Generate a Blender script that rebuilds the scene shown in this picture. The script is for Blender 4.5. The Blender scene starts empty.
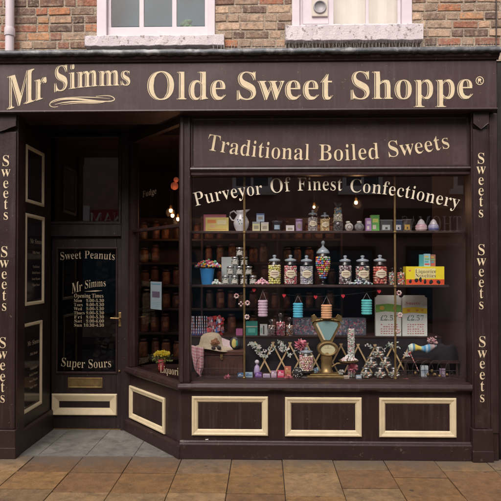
import bpy, math, random, json
from mathutils import Vector, Matrix, geometry
random.seed(7)
R = math.radians
sc = bpy.context.scene
COL = sc.collection
GLY = json.loads(r'''{",": [219, ["143,111 105,123 75,116 54,95 46,66 52,37 69,18 95,10 97,-29 85,-69 59,-99 59,-118 124,-84 163,-32 176,26 167,77"]], "-": [323, ["283,267 40,267 40,174 283,174"]], ".": [219, ["139,103 109,111 79,103 57,81 49,51 57,21 79,-1 109,-9 139,-1 161,21 169,51 161,81"]], "0": [559, ["334,711 281,716 225,711 179,697 140,673 109,640 84,599 65,550 52,493 45,429 42,359 45,289 52,225 65,167 84,117 109,76 140,42 179,18 225,3 280,-2 333,3 378,18 416,42 447,76 473,117 492,167 506,224 514,288 517,358 514,428 506,492 492,549 473,599 448,640 416,673 379,697", "244,657 281,667 318,657 344,628 361,582 370,521 376,447 376,269 370,194 361,133 344,86 317,57 280,47 243,57 216,86 199,133 189,194 183,269 183,447 189,521 199,582 216,628"]], "1": [559, ["370,710 269,710 169,637 113,606 51,583 57,553 65,540 87,525 100,523 118,526 136,535 176,571 237,641 236,95 231,76 223,62 211,52 179,45 105,45 105,8 502,8 502,45 409,47 392,54 381,66 371,98"]], "2": [559, ["326,711 259,716 214,714 174,708 140,698 111,685 88,669 70,651 57,631 50,611 47,589 51,559 61,536 79,519 103,508 133,500 159,499 161,543 168,588 180,623 199,650 226,666 259,671 284,668 305,658 322,641 335,618 343,589 344,519 332,455 305,393 285,360 227,289 43,100 43,8 500,8 505,202 460,202 446,155 436,137 421,122 404,111 384,104 110,102 380,366 428,423 458,471 475,514 480,558 474,603 455,642 425,673 382,697"]], "3": [559, ["322,711 257,716 191,712 138,700 96,680 67,655 50,628 44,597 48,571 58,551 74,536 98,525 129,518 158,517 165,584 179,628 191,646 208,660 228,668 252,671 280,667 303,656 321,637 333,612 341,582 343,547 339,504 329,467 310,435 284,411 250,397 208,392 150,392 150,346 204,346 252,342 292,329 324,307 348,278 362,245 367,207 365,171 359,140 349,114 336,94 319,77 301,66 259,54 236,52 200,56 168,67 141,86 121,113 109,147 106,179 75,172 59,162 46,148 39,131 36,110 38,92 45,74 73,41 95,27 157,5 243,-2 309,3 371,17 425,44 448,61 483,107 495,136 503,169 505,206 502,241 493,270 479,295 459,316 437,333 386,359 309,379 372,405 408,427 438,454 461,485 475,521 480,561 473,607 454,644 421,675 377,698"]], "4": [559, ["301,706 21,245 21,194 298,194 298,125 295,96 286,73 270,59 231,46 188,45 188,8 523,8 523,45 495,46 456,59 440,73 431,96 428,125 428,194 532,194 532,244 428,244 428,706", "309,665 298,427 298,244 69,244 281,603"]], "5": [559, ["99,706 69,373 106,358 171,373 217,376 259,372 294,359 323,337 344,306 357,267 361,220 359,181 353,148 343,121 330,98 314,80 295,67 253,54 203,54 160,71 132,102 117,141 113,171 81,165 67,157 57,145 50,130 50,92 66,57 81,41 102,27 128,15 160,6 199,0 274,-1 334,10 363,19 416,47 439,66 459,88 475,115 488,145 495,180 498,220 490,283 468,334 431,374 381,403 321,420 230,426 154,415 131,408 149,612 380,611 393,607 403,600 418,568 424,540 467,540 462,706"]], "6": [559, ["330,716 285,713 245,703 208,686 175,664 146,637 122,605 101,568 70,483 55,383 53,330 56,258 67,195 83,142 106,97 134,61 167,33 205,14 247,2 293,-2 361,5 416,27 459,62 491,110 510,166 516,231 510,290 493,339 464,378 425,407 379,424 324,430 265,425 205,403 177,386 185,480 199,547 220,600 247,640 281,665 321,673 340,671 356,663 378,635 393,577 395,545 425,547 455,554 475,566 488,581 496,597 499,614 492,648 470,678 431,701 403,709", "287,385 316,381 341,367 361,344 376,312 384,271 387,221 384,168 377,125 364,92 345,68 323,53 296,48 263,56 235,79 211,117 193,170 182,241 178,332 207,358 247,378"]], "7": [559, ["57,706 52,512 97,512 102,556 112,587 135,607 167,613 443,613 177,8 245,8 518,667 518,706"]], "8": [559, ["348,711 285,716 233,713 188,705 152,691 122,673 99,651 82,627 70,600 63,571 61,542 64,506 75,474 92,445 115,417 145,392 192,360 140,331 105,307 76,282 55,254 42,221 38,182 41,149 49,118 63,90 82,64 108,42 139,23 177,9 222,1 273,-2 346,4 407,21 457,49 492,87 514,133 521,189 517,226 505,261 485,292 455,322 413,351 346,387 397,415 456,460 475,484 486,514 490,549 484,595 467,634 439,668 400,695", "251,670 279,674 300,672 319,666 336,655 360,626 375,590 380,551 378,519 363,468 348,448 329,430 303,412 238,449 216,468 199,491 189,520 186,554 189,586 196,614 209,639 228,658", "217,311 243,330 294,305 332,282 361,259 382,234 394,205 398,172 394,136 384,104 366,77 341,56 312,43 278,39 244,43 215,56 190,78 171,107 161,140 157,178 160,213 167,243 181,269 198,292"]], "9": [559, ["309,712 264,716 220,713 181,703 146,687 115,664 90,637 70,605 55,568 46,527 43,482 49,422 67,373 96,334 134,306 179,289 231,283 261,285 288,291 333,315 351,330 384,368 360,180 311,79 233,45 199,49 171,60 148,78 130,102 107,150 89,142 76,126 71,103 78,70 86,53 98,38 134,14 160,5 227,-2 275,1 317,11 355,28 388,51 416,78 441,111 461,148 478,190 499,284 506,388 502,461 492,524 474,577 451,621 422,656 389,682 351,701", "241,660 270,665 302,658 329,637 351,603 367,555 377,492 381,412 355,374 339,359 319,348 298,341 273,339 217,356 183,407 172,488 175,540 183,584 196,618 216,644"]], ":": [219, ["139,450 109,458 79,450 57,428 49,398 57,368 79,346 109,338 139,346 161,368 169,398 161,428", "139,103 109,111 79,103 57,81 49,51 57,21 79,-1 109,-9 139,-1 161,21 169,51 161,81"]], "A": [650, ["329,685 312,686 67,79 41,39 25,28 7,21 -5,20 -5,8 182,8 184,19 141,24 112,42 103,76 110,108 149,205 381,205 428,82 430,67 419,39 388,24 349,20 349,8 652,8 652,20 638,22 620,31 593,66 565,126", "157,231 263,496 372,231"]], "B": [659, ["328,670 31,670 31,661 64,657 93,644 111,617 118,576 117,89 110,62 99,43 81,29 56,21 32,19 32,8 354,8 432,14 496,30 548,58 585,95 607,141 615,195 594,271 532,325 402,368 513,406 565,454 582,522 554,603 471,653", "322,654 358,650 386,639 408,619 421,591 429,556 432,514 428,466 417,428 398,400 369,381 329,370 263,367 264,605 273,637 284,647", "263,352 346,348 387,336 418,315 440,284 452,242 456,191 453,141 444,100 428,68 404,46 371,32 330,28 291,35 278,44 269,58 264,75"]], "C": [697, ["642,685 629,685 621,663 603,646 578,640 555,643 486,668 433,681 386,685 322,680 264,665 211,641 163,607 123,567 91,519 66,464 52,405 47,340 52,275 66,214 90,159 122,111 162,70 209,36 261,12 319,-3 382,-8 492,8 584,56 655,132 639,147 612,115 576,84 537,59 496,41 455,31 413,27 298,62 229,166 206,337 226,519 289,631 394,668 445,662 492,643 536,612 574,571 606,520 630,467 642,467"]], "F": [602, ["578,670 29,670 29,660 78,648 97,636 110,617 117,591 117,91 111,64 99,45 81,31 31,19 31,8 374,8 374,18 309,27 293,35 281,46 272,60 264,97 263,341 325,337 360,325 388,304 408,273 423,231 431,184 442,184 442,508 430,508 422,466 407,427 387,397 360,376 325,364 263,360 266,621 269,631 285,644 342,650 430,643 464,634 493,620 517,602 536,578 562,517 568,484 578,484"]], "H": [779, ["352,670 32,670 32,660 56,657 80,649 98,637 110,618 117,594 117,87 110,60 99,41 81,29 55,21 31,19 31,8 352,8 352,19 327,21 301,29 283,41 272,60 265,87 263,337 517,337 515,85 508,58 496,40 477,28 452,21 428,19 428,8 747,8 747,19 723,22 698,30 680,44 669,63 663,89 663,595 669,619 680,637 698,649 722,657 747,660 747,670 428,670 428,660 480,650 493,644 503,634 514,605 517,564 517,365 263,365 266,606 278,634 288,644 317,655 352,660"]], "L": [635, ["364,670 32,670 32,660 55,658 80,650 98,638 110,620 117,595 117,87 110,60 99,41 81,29 55,21 31,19 31,8 591,8 627,222 614,222 599,183 579,145 557,113 532,87 503,67 471,51 435,41 394,35 309,36 283,45 274,55 265,83 264,587 272,623 281,637 292,647 325,658 364,661"]], "M": [944, ["270,670 30,670 30,660 65,656 95,644 112,622 119,590 118,86 110,60 97,41 78,29 53,21 29,19 29,8 244,8 244,18 193,26 173,38 159,57 151,84 149,618 407,8 424,8 685,634 682,80 671,49 660,37 631,24 597,19 597,8 910,8 910,19 878,22 850,35 840,46 829,79 826,127 828,593 835,617 847,636 864,648 911,660 911,670 674,670 472,191"]], "N": [735, ["229,670 35,670 35,659 58,652 90,619 121,581 118,75 107,45 97,34 68,22 35,19 35,8 240,8 240,19 215,21 189,28 171,40 159,59 153,84 151,543 604,-8 620,-8 622,594 628,619 639,638 657,650 682,658 706,660 706,670 501,670 501,660 552,650 565,643 582,619 589,585 590,229"]], "O": [782, ["442,683 395,686 346,683 300,674 257,660 216,640 180,615 147,586 118,553 94,516 74,476 60,432 52,387 49,339 52,291 60,245 74,202 94,161 118,125 146,92 179,63 215,38 254,18 296,4 341,-5 388,-8 436,-5 482,4 525,18 566,38 602,63 635,92 664,125 688,162 708,202 722,245 731,291 734,339 731,388 722,434 708,478 689,518 665,555 636,588 604,616 568,641 529,660 487,674", "286,631 386,668 441,659 487,630 524,583 552,518 568,437 573,339 554,158 495,47 395,10 340,20 294,48 257,96 230,161 213,242 208,339 227,520"]], "P": [622, ["318,670 32,670 32,660 56,657 80,649 98,637 110,618 117,594 117,87 110,60 99,41 81,29 55,21 31,19 31,8 352,8 352,19 327,21 301,29 283,41 272,60 265,87 263,314 360,314 434,320 494,336 541,364 574,400 594,443 601,494 598,529 589,560 573,587 553,611 527,631 497,648 454,660 394,667", "303,649 361,646 393,632 416,610 431,578 440,539 443,490 440,440 429,401 411,371 383,350 346,338 263,334 264,611 268,625 276,637"]], "R": [704, ["323,670 32,670 32,660 56,657 80,649 98,637 110,618 117,594 117,87 110,60 99,41 81,29 55,21 31,19 31,8 352,8 352,19 327,21 301,29 283,41 272,60 265,87 263,324 304,324 508,8 707,8 707,18 680,24 658,42 636,70 457,337 549,376 597,428 613,498 605,551 582,594 543,627 487,651 414,665", "335,650 404,633 446,582 460,500 456,451 444,410 422,379 392,357 352,344 263,340 264,600 276,635 290,644"]], "S": [581, ["497,686 483,686 478,672 465,658 418,659 317,683 275,686 239,683 206,675 175,662 148,644 126,622 107,595 93,565 85,532 82,494 86,452 99,414 121,381 152,350 193,320 339,245 385,215 414,177 423,133 419,101 408,72 388,48 362,29 330,18 293,14 242,20 198,38 160,68 129,111 104,166 87,227 72,227 72,-8 85,-8 97,16 115,25 149,22 237,-4 286,-7 333,-4 376,4 415,19 448,38 476,62 498,90 514,123 524,159 527,198 521,253 514,277 503,299 487,321 442,361 374,399 246,460 219,477 198,495 183,516 173,539 170,566 174,594 184,620 203,641 227,657 256,667 289,670 318,667 346,659 374,645 399,627 423,604 444,578 477,514 486,483 497,483"]], "T": [630, ["24,670 24,481 36,481 45,526 64,571 91,606 128,632 171,648 240,653 238,86 230,60 217,40 197,27 171,20 145,19 145,8 480,8 480,18 453,20 426,27 406,39 393,59 386,85 384,653 401,653 500,633 565,572 592,480 603,480 603,670"]], "W": [910, ["261,670 -15,670 -15,660 15,652 28,641 56,588 260,-8 278,-8 470,483 643,-8 658,-8 858,593 879,632 892,646 921,659 921,670 757,670 757,660 791,654 806,648 817,637 823,623 824,589 813,548 706,222 578,602 577,614 586,641 613,656 646,660 646,670 349,670 349,660 387,653 402,646 415,635 434,597 456,525 332,205 206,575 201,611 203,627 209,640 218,650 261,660"]], "Y": [634, ["300,670 -12,670 -12,659 26,646 42,632 76,580 247,268 245,87 238,60 227,41 209,29 183,21 159,19 159,8 480,8 480,19 455,21 429,29 411,41 400,60 393,87 391,305 577,607 604,638 618,649 646,658 646,670 447,670 447,660 488,655 517,637 527,608 524,587 503,541 369,320 225,608 226,632 233,643 244,651 273,659 300,660"]], "a": [512, ["304,462 241,466 173,459 118,439 97,425 67,392 60,373 57,352 64,320 72,308 84,299 115,292 146,299 168,317 175,344 170,365 149,399 147,408 156,432 182,444 220,448 246,446 267,439 284,426 295,408 302,386 304,277 215,250 149,223 99,196 65,166 45,133 38,94 41,66 50,43 66,23 86,7 112,-2 142,-5 196,2 246,23 302,65 317,19 340,0 379,-7 416,-1 451,17 480,42 475,51 453,43 444,44 436,49 429,65 428,313 423,362 409,400 387,429 353,449", "225,232 304,264 304,91 277,63 237,43 224,42 193,52 174,80 168,125 182,187"]], "c": [437, ["303,464 260,467 219,463 182,453 147,435 115,411 89,383 67,349 50,310 40,269 37,223 40,180 49,141 63,105 83,72 106,45 133,23 164,6 197,-4 232,-7 303,4 364,38 412,89 404,96 376,73 341,55 304,49 262,56 226,76 197,109 176,154 163,211 159,279 169,372 199,430 251,450 279,445 297,429 300,374 306,338 323,319 352,312 380,318 391,326 399,337 405,365 401,393 388,417 368,438 339,454"]], "d": [551, ["467,670 270,670 270,661 306,655 321,647 332,634 338,617 340,398 295,442 258,460 217,466 184,463 154,453 126,436 100,413 79,385 61,350 48,311 40,267 37,219 40,177 47,138 59,102 76,70 96,44 120,22 147,6 176,-4 208,-7 255,1 294,24 340,81 340,-5 403,10 468,21 518,24 518,35 487,45 477,56 468,89", "259,426 278,424 296,418 312,408 325,395 335,379 340,361 340,112 332,90 306,55 272,36 255,34 225,39 202,56 186,84 175,122 169,170 169,288 176,337 187,375 203,403 228,420"]], "e": [448, ["285,460 234,466 198,463 165,453 134,436 106,414 83,387 63,354 49,318 40,278 37,234 40,187 48,144 62,105 81,72 104,44 130,22 161,6 193,-4 229,-7 302,6 364,46 413,107 403,117 375,86 338,63 297,55 224,77 181,142 165,255 413,255 407,319 391,371 364,412 329,442", "197,433 239,450 264,446 282,435 295,416 307,359 308,278 165,278 173,382"]], "f": [318, ["296,681 259,684 208,679 166,665 131,643 106,611 91,573 86,526 86,454 32,454 32,420 86,420 82,50 71,32 52,21 30,17 30,8 289,8 289,16 246,23 229,32 219,48 212,97 212,420 295,420 295,454 212,454 213,606 221,644 231,657 247,666 285,666 298,658 302,640 284,594 285,569 296,549 319,538 347,539 369,552 377,563 384,595 380,618 370,639 352,657 327,672"]], "g": [487, ["272,464 198,464 134,447 84,415 66,394 52,370 44,344 41,316 54,255 91,207 170,163 90,122 69,104 54,86 46,67 43,45 50,17 70,-8 119,-39 61,-64 37,-86 29,-111 34,-134 49,-155 75,-174 111,-189 159,-198 217,-201 292,-196 353,-183 401,-161 435,-132 455,-97 462,-55 460,-28 454,-5 444,14 429,30 409,42 383,52 309,64 210,65 174,69 150,82 142,105 144,121 151,135 162,147 177,156 288,163 318,169 345,179 368,193 388,210 404,229 416,252 424,276 426,303 422,335 411,366 384,407 464,407 464,445 346,445 308,457", "210,446 234,450 258,446 278,434 291,414 299,388 305,314 299,240 291,214 278,193 258,181 234,177 210,181 191,193 177,213 169,240 162,314 169,388 177,415 191,434", "333,-44 375,-54 389,-65 397,-80 400,-99 381,-146 326,-172 239,-181 197,-179 163,-172 137,-161 117,-146 105,-128 101,-108 105,-84 118,-62 141,-43"]], "h": [567, ["214,672 34,672 34,660 62,652 73,643 83,614 83,63 72,34 61,25 33,19 33,6 262,6 262,19 249,20 235,26 225,35 215,63 214,352 241,385 270,404 302,410 321,408 337,400 346,387 355,349 356,83 351,48 335,25 307,18 307,6 535,6 535,19 522,20 508,26 497,35 487,63 486,315 472,401 431,451 362,468 310,460 264,435 214,382"]], "i": [295, ["168,680 132,680 116,673 102,662 85,632 85,596 102,566 132,549 168,549 197,566 208,580 215,596 215,632 198,662 184,673", "213,454 39,454 38,444 65,438 76,429 82,416 86,375 85,62 81,45 74,33 62,24 35,17 35,8 260,8 260,17 234,25 223,34 214,63"]], "l": [297, ["213,670 38,670 38,661 51,660 66,654 77,643 85,613 85,62 81,45 74,33 62,24 35,17 35,8 260,8 260,17 234,25 223,34 214,63"]], "m": [825, ["409,457 353,466 306,457 263,432 210,373 210,454 36,454 36,445 48,444 63,438 75,427 85,397 85,63 81,46 73,33 62,24 35,17 35,8 256,8 256,17 231,25 220,35 211,64 210,353 235,386 264,406 297,412 317,409 333,401 343,387 352,348 352,64 348,47 341,34 331,24 305,17 305,8 522,8 522,17 511,18 497,24 486,34 476,64 475,356 502,387 531,406 562,412 582,410 598,401 608,388 617,349 617,64 613,47 606,34 596,24 570,17 570,8 790,8 790,17 764,24 753,34 743,63 742,314 728,400 689,449 622,466 570,457 524,430 475,375 447,431"]], "n": [567, ["431,451 362,468 309,460 264,435 214,383 214,456 34,456 34,443 47,442 62,436 73,426 83,397 83,63 72,34 61,25 33,19 33,6 262,6 262,19 249,20 235,26 225,35 215,63 214,352 241,385 270,404 302,410 321,408 337,400 346,387 355,349 356,83 351,48 335,25 307,18 307,6 535,6 535,19 522,20 508,26 497,35 487,63 486,315 472,401"]], "o": [501, ["290,463 250,466 210,463 173,452 139,436 109,413 84,385 63,352 48,314 39,273 36,229 39,186 48,145 63,108 84,75 109,47 139,24 173,7 210,-4 251,-7 291,-4 328,6 361,23 391,45 416,73 436,106 452,143 461,184 464,229 461,275 452,316 436,353 416,386 391,414 361,436 327,453", "222,448 251,453 278,448 301,432 316,406 327,366 333,308 331,120 324,72 318,54 302,30 279,14 251,9 223,14 200,30 184,54 173,94 166,189 168,307 174,366 184,406 199,432"]], "p": [553, ["375,464 343,467 294,458 253,432 205,367 205,454 37,454 37,446 65,436 76,426 82,411 86,362 83,-152 73,-173 54,-187 34,-191 34,-199 286,-199 286,-190 259,-187 233,-175 224,-164 215,-132 212,-86 212,68 258,19 295,0 338,-7 371,-4 401,7 429,24 453,47 474,76 491,110 503,149 510,192 513,238 511,281 503,320 491,356 475,388 455,415 431,438 404,454", "263,414 296,422 327,417 351,399 366,372 376,334 382,287 382,172 375,123 363,85 346,57 322,40 291,34 258,41 232,64 212,100 212,352 236,391"]], "q": [542, ["468,469 463,469 383,409 337,443 295,461 253,467 213,463 177,453 143,435 113,411 87,381 66,345 51,305 41,262 38,214 41,172 48,134 60,99 77,68 97,42 122,22 149,6 179,-3 211,-6 255,0 293,18 341,61 339,-146 334,-163 324,-176 308,-184 268,-190 268,-199 519,-199 519,-190 491,-183 480,-174 473,-161 468,-124", "233,441 267,447 308,437 333,407 341,360 341,99 336,81 327,65 299,43 266,36 232,41 206,59 187,87 175,124 168,173 168,297 175,351 188,392 206,422"]], "r": [428, ["371,464 347,466 327,463 305,455 283,442 242,400 209,347 209,454 39,454 38,444 64,438 75,430 82,416 86,375 85,62 81,45 74,33 62,24 35,17 35,8 286,8 286,17 247,23 231,31 221,44 214,83 216,316 223,342 234,364 248,381 264,391 281,395 294,393 306,387 336,350 355,340 384,341 397,346 416,366 423,396 421,416 415,433 404,447 390,457"]], "s": [429, ["355,467 348,467 331,449 294,450 221,467 167,462 131,449 102,427 80,399 67,366 63,328 66,302 74,279 87,257 107,237 132,218 236,163 267,142 287,117 294,87 292,66 284,48 271,33 254,22 233,16 209,14 178,18 150,31 123,52 101,81 83,115 73,149 61,149 61,-5 71,-5 77,7 91,18 117,21 167,3 225,-7 267,-2 304,11 334,33 357,62 370,98 375,141 372,173 365,199 353,221 335,240 312,258 195,318 166,341 156,354 150,369 150,403 168,432 201,447 222,449 249,446 275,435 298,418 318,395 335,367 346,338 355,338"]], "t": [340, ["207,623 196,623 162,574 74,477 38,443 38,423 80,423 80,106 83,70 91,42 104,21 123,6 149,-3 184,-6 242,6 288,41 320,95 310,100 297,78 276,58 250,52 235,54 223,61 215,72 208,102 207,423 301,423 301,454 207,454"]], "u": [558, ["203,454 25,454 25,445 54,437 65,425 75,391 76,144 79,97 88,59 103,30 125,10 155,-3 195,-7 222,-5 273,12 296,26 316,44 348,82 348,-5 411,12 477,23 528,26 528,37 499,44 487,52 479,65 474,104 474,454 290,454 290,445 305,444 323,438 335,427 343,412 348,369 348,95 323,67 295,50 263,45 246,47 231,53 218,63 205,92"]], "v": [456, ["236,454 4,454 4,444 29,435 48,409 217,-7 233,-7 398,405 407,420 419,432 446,445 446,454 311,454 311,445 337,442 359,429 367,406 358,373 275,160 184,406 190,431 207,443 236,446"]], "w": [647, ["198,454 -8,454 -8,443 15,429 32,397 187,-7 203,-7 333,317 436,-7 448,-7 626,428 635,438 655,446 655,454 538,454 538,446 570,437 583,421 581,389 499,186 432,412 438,430 455,441 473,444 473,454 258,454 258,446 278,442 295,426 323,350 248,167 162,411 167,430 173,437 198,444"]], "y": [447, ["233,454 1,454 1,445 19,440 43,414 61,376 217,-6 200,-69 177,-115 160,-136 144,-150 129,-155 114,-153 105,-144 101,-99 90,-79 67,-68 37,-69 13,-84 0,-110 -2,-125 1,-147 8,-165 21,-180 37,-192 56,-199 100,-199 120,-195 154,-176 186,-138 217,-75 397,407 417,435 430,443 438,444 438,454 310,454 310,445 345,438 355,431 362,401 351,356 276,154 183,409 184,421 190,432 209,442 233,444"]], "®": [740, ["555,678 369,728 183,678 51,546 1,360 51,174 183,41 369,-9 555,41 688,174 738,360 688,546", "214,625 369,667 524,625 635,515 677,360 635,205 524,94 369,52 214,94 104,205 62,360 104,515", "208,552 208,156 272,156 272,324 310,324 351,316 386,285 463,156 541,156 462,280 433,313 401,334 460,351 500,391 514,448 502,494 461,535 383,552", "272,498 375,498 412,491 437,470 446,439 436,405 407,385 364,379 272,379"]], "£": [531, ["501,589 449,687 316,659 223,539 161,374 66,374 66,286 138,286 59,-9 162,4 280,3 391,-9 463,-1 496,9 496,104 469,93 435,86 369,85 261,98 181,97 231,286 333,286 333,374 257,374 305,503 364,575 437,598 470,595 490,589"]]}''')

# ------------------------------------------------------------------ camera
F, D, EYE = 576.0, 5.24, 1.70
YAW, PIT = R(1.3), R(0.8)
CAM = Vector((0.119, -D, EYE))
PX0, PY0 = 250.5, 270 - F * math.tan(PIT)
_fw = Vector((-math.sin(YAW) * math.cos(PIT), math.cos(YAW) * math.cos(PIT), math.sin(PIT)))
_rt = Vector((math.cos(YAW), math.sin(YAW), 0))
_up = _rt.cross(_fw)
def ray(px, py): return _fw * F + _rt * (px - PX0) - _up * (py - PY0)
def P(px, py, Y):
    r = ray(px, py); return CAM + r * ((Y - CAM.y) / r.y)
def sc_at(Y): return (Y + D) / F            # metres per photo pixel at a depth
cd = bpy.data.cameras.new('camera'); cam = bpy.data.objects.new('camera', cd); COL.objects.link(cam)
cd.sensor_width = 36; cd.lens = 36 * F / 501; cd.clip_end = 600; cd.clip_start = .05
cd.shift_y = (PY0 - 250.5) / 501
cam.location = CAM; cam.rotation_euler = (R(90) + PIT, 0, YAW)
sc.camera = cam

# ------------------------------------------------------------------ materials
def mat(name, col, rough=.6, metal=0, noise=0, nscale=8, bump=0, bscale=60, attr=False, coat=0, dirt=None, dscale=3, dlo=.5, dhi=.7, spec=.5):
    m = bpy.data.materials.new(name); m.use_nodes = True
    nt = m.node_tree; b = nt.nodes['Principled BSDF']
    b.inputs['Roughness'].default_value = rough; b.inputs['Metallic'].default_value = metal
    b.inputs['Coat Weight'].default_value = coat; b.inputs['Coat Roughness'].default_value = .15
    b.inputs['Specular IOR Level'].default_value = spec
    tc = nt.nodes.new('ShaderNodeTexCoord'); L = nt.links.new
    if attr:
        a = nt.nodes.new('ShaderNodeAttribute'); a.attribute_name = 'Col'; out = a.outputs['Color']
    else:
        a = nt.nodes.new('ShaderNodeRGB'); a.outputs[0].default_value = (*col, 1); out = a.outputs[0]
    if noise:
        n = nt.nodes.new('ShaderNodeTexNoise'); n.inputs['Scale'].default_value = nscale; n.inputs['Detail'].default_value = 6
        n.inputs['Roughness'].default_value = .65
        L(tc.outputs['Object'], n.inputs['Vector'])
        mr = nt.nodes.new('ShaderNodeMapRange'); mr.inputs['From Min'].default_value = .3; mr.inputs['From Max'].default_value = .7
        mr.inputs['To Min'].default_value = 1 - noise; mr.inputs['To Max'].default_value = 1 + noise
        L(n.outputs['Fac'], mr.inputs['Value'])
        mx = nt.nodes.new('ShaderNodeVectorMath'); mx.operation = 'SCALE'
        L(out, mx.inputs[0]); L(mr.outputs[0], mx.inputs['Scale']); out = mx.outputs[0]
        r2 = nt.nodes.new('ShaderNodeMapRange'); r2.inputs['To Min'].default_value = max(0, rough - .12); r2.inputs['To Max'].default_value = min(1, rough + .12)
        L(n.outputs['Fac'], r2.inputs['Value']); L(r2.outputs[0], b.inputs['Roughness'])
    if dirt:
        n = nt.nodes.new('ShaderNodeTexNoise'); n.inputs['Scale'].default_value = dscale; n.inputs['Detail'].default_value = 8
        n.inputs['Roughness'].default_value = .7
        L(tc.outputs['Object'], n.inputs['Vector'])
        mr = nt.nodes.new('ShaderNodeMapRange'); mr.inputs['From Min'].default_value = dlo; mr.inputs['From Max'].default_value = dhi
        L(n.outputs['Fac'], mr.inputs['Value'])
        mx = nt.nodes.new('ShaderNodeMix'); mx.data_type = 'RGBA'
        L(mr.outputs[0], mx.inputs['Factor']); L(out, mx.inputs[6]); mx.inputs[7].default_value = (*dirt, 1); out = mx.outputs[2]
    L(out, b.inputs['Base Color'])
    if bump:
        n = nt.nodes.new('ShaderNodeTexNoise'); n.inputs['Scale'].default_value = bscale; n.inputs['Detail'].default_value = 5
        L(tc.outputs['Object'], n.inputs['Vector'])
        bp = nt.nodes.new('ShaderNodeBump'); bp.inputs['Strength'].default_value = bump; bp.inputs['Distance'].default_value = .01
        L(n.outputs['Fac'], bp.inputs['Height']); L(bp.outputs[0], b.inputs['Normal'])
    return m
def glassmat(name, tint=(1, 1, 1), refl=1.0, rough=0.0, ior=1.5, base=.0):
    m = bpy.data.materials.new(name); m.use_nodes = True; nt = m.node_tree
    nt.nodes.remove(nt.nodes['Principled BSDF']); o = nt.nodes['Material Output']
    t = nt.nodes.new('ShaderNodeBsdfTransparent'); t.inputs[0].default_value = (*tint, 1)
    g = nt.nodes.new('ShaderNodeBsdfGlossy'); g.inputs['Roughness'].default_value = rough
    f = nt.nodes.new('ShaderNodeFresnel'); f.inputs['IOR'].default_value = ior
    mu = nt.nodes.new('ShaderNodeMath'); mu.operation = 'MULTIPLY_ADD'; mu.inputs[1].default_value = refl; mu.inputs[2].default_value = base
    mu.use_clamp = True
    # fresnel flips inside the pane; take the front value on both faces by using geometry facing
    ge = nt.nodes.new('ShaderNodeNewGeometry')
    lw = nt.nodes.new('ShaderNodeVectorMath'); lw.operation = 'DOT_PRODUCT'
    ab = nt.nodes.new('ShaderNodeMath'); ab.operation = 'ABSOLUTE'
    om = nt.nodes.new('ShaderNodeMath'); om.operation = 'SUBTRACT'; om.inputs[0].default_value = 1; om.use_clamp = True
    pw = nt.nodes.new('ShaderNodeMath'); pw.operation = 'POWER'; pw.inputs[1].default_value = 5
    sc_ = nt.nodes.new('ShaderNodeMath'); sc_.operation = 'MULTIPLY_ADD'; sc_.inputs[1].default_value = .95; sc_.inputs[2].default_value = .045
    L = nt.links.new
    L(ge.outputs['Normal'], lw.inputs[0]); L(ge.outputs['Incoming'], lw.inputs[1]); L(lw.outputs['Value'], ab.inputs[0])
    L(ab.outputs[0], om.inputs[1]); L(om.outputs[0], pw.inputs[0]); L(pw.outputs[0], sc_.inputs[0]); L(sc_.outputs[0], mu.inputs[0])
    nt.nodes.remove(f)
    mx = nt.nodes.new('ShaderNodeMixShader'); L(mu.outputs[0], mx.inputs[0]); L(t.outputs[0], mx.inputs[1]); L(g.outputs[0], mx.inputs[2])
    L(mx.outputs[0], o.inputs['Surface'])
    return m
def emis(name, col, s):
    m = bpy.data.materials.new(name); m.use_nodes = True; b = m.node_tree.nodes['Principled BSDF']
    b.inputs['Emission Color'].default_value = (*col, 1); b.inputs['Emission Strength'].default_value = s; b.inputs['Base Color'].default_value = (*col, 1)
    return m
BR = (.027, .0125, .0118)
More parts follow.
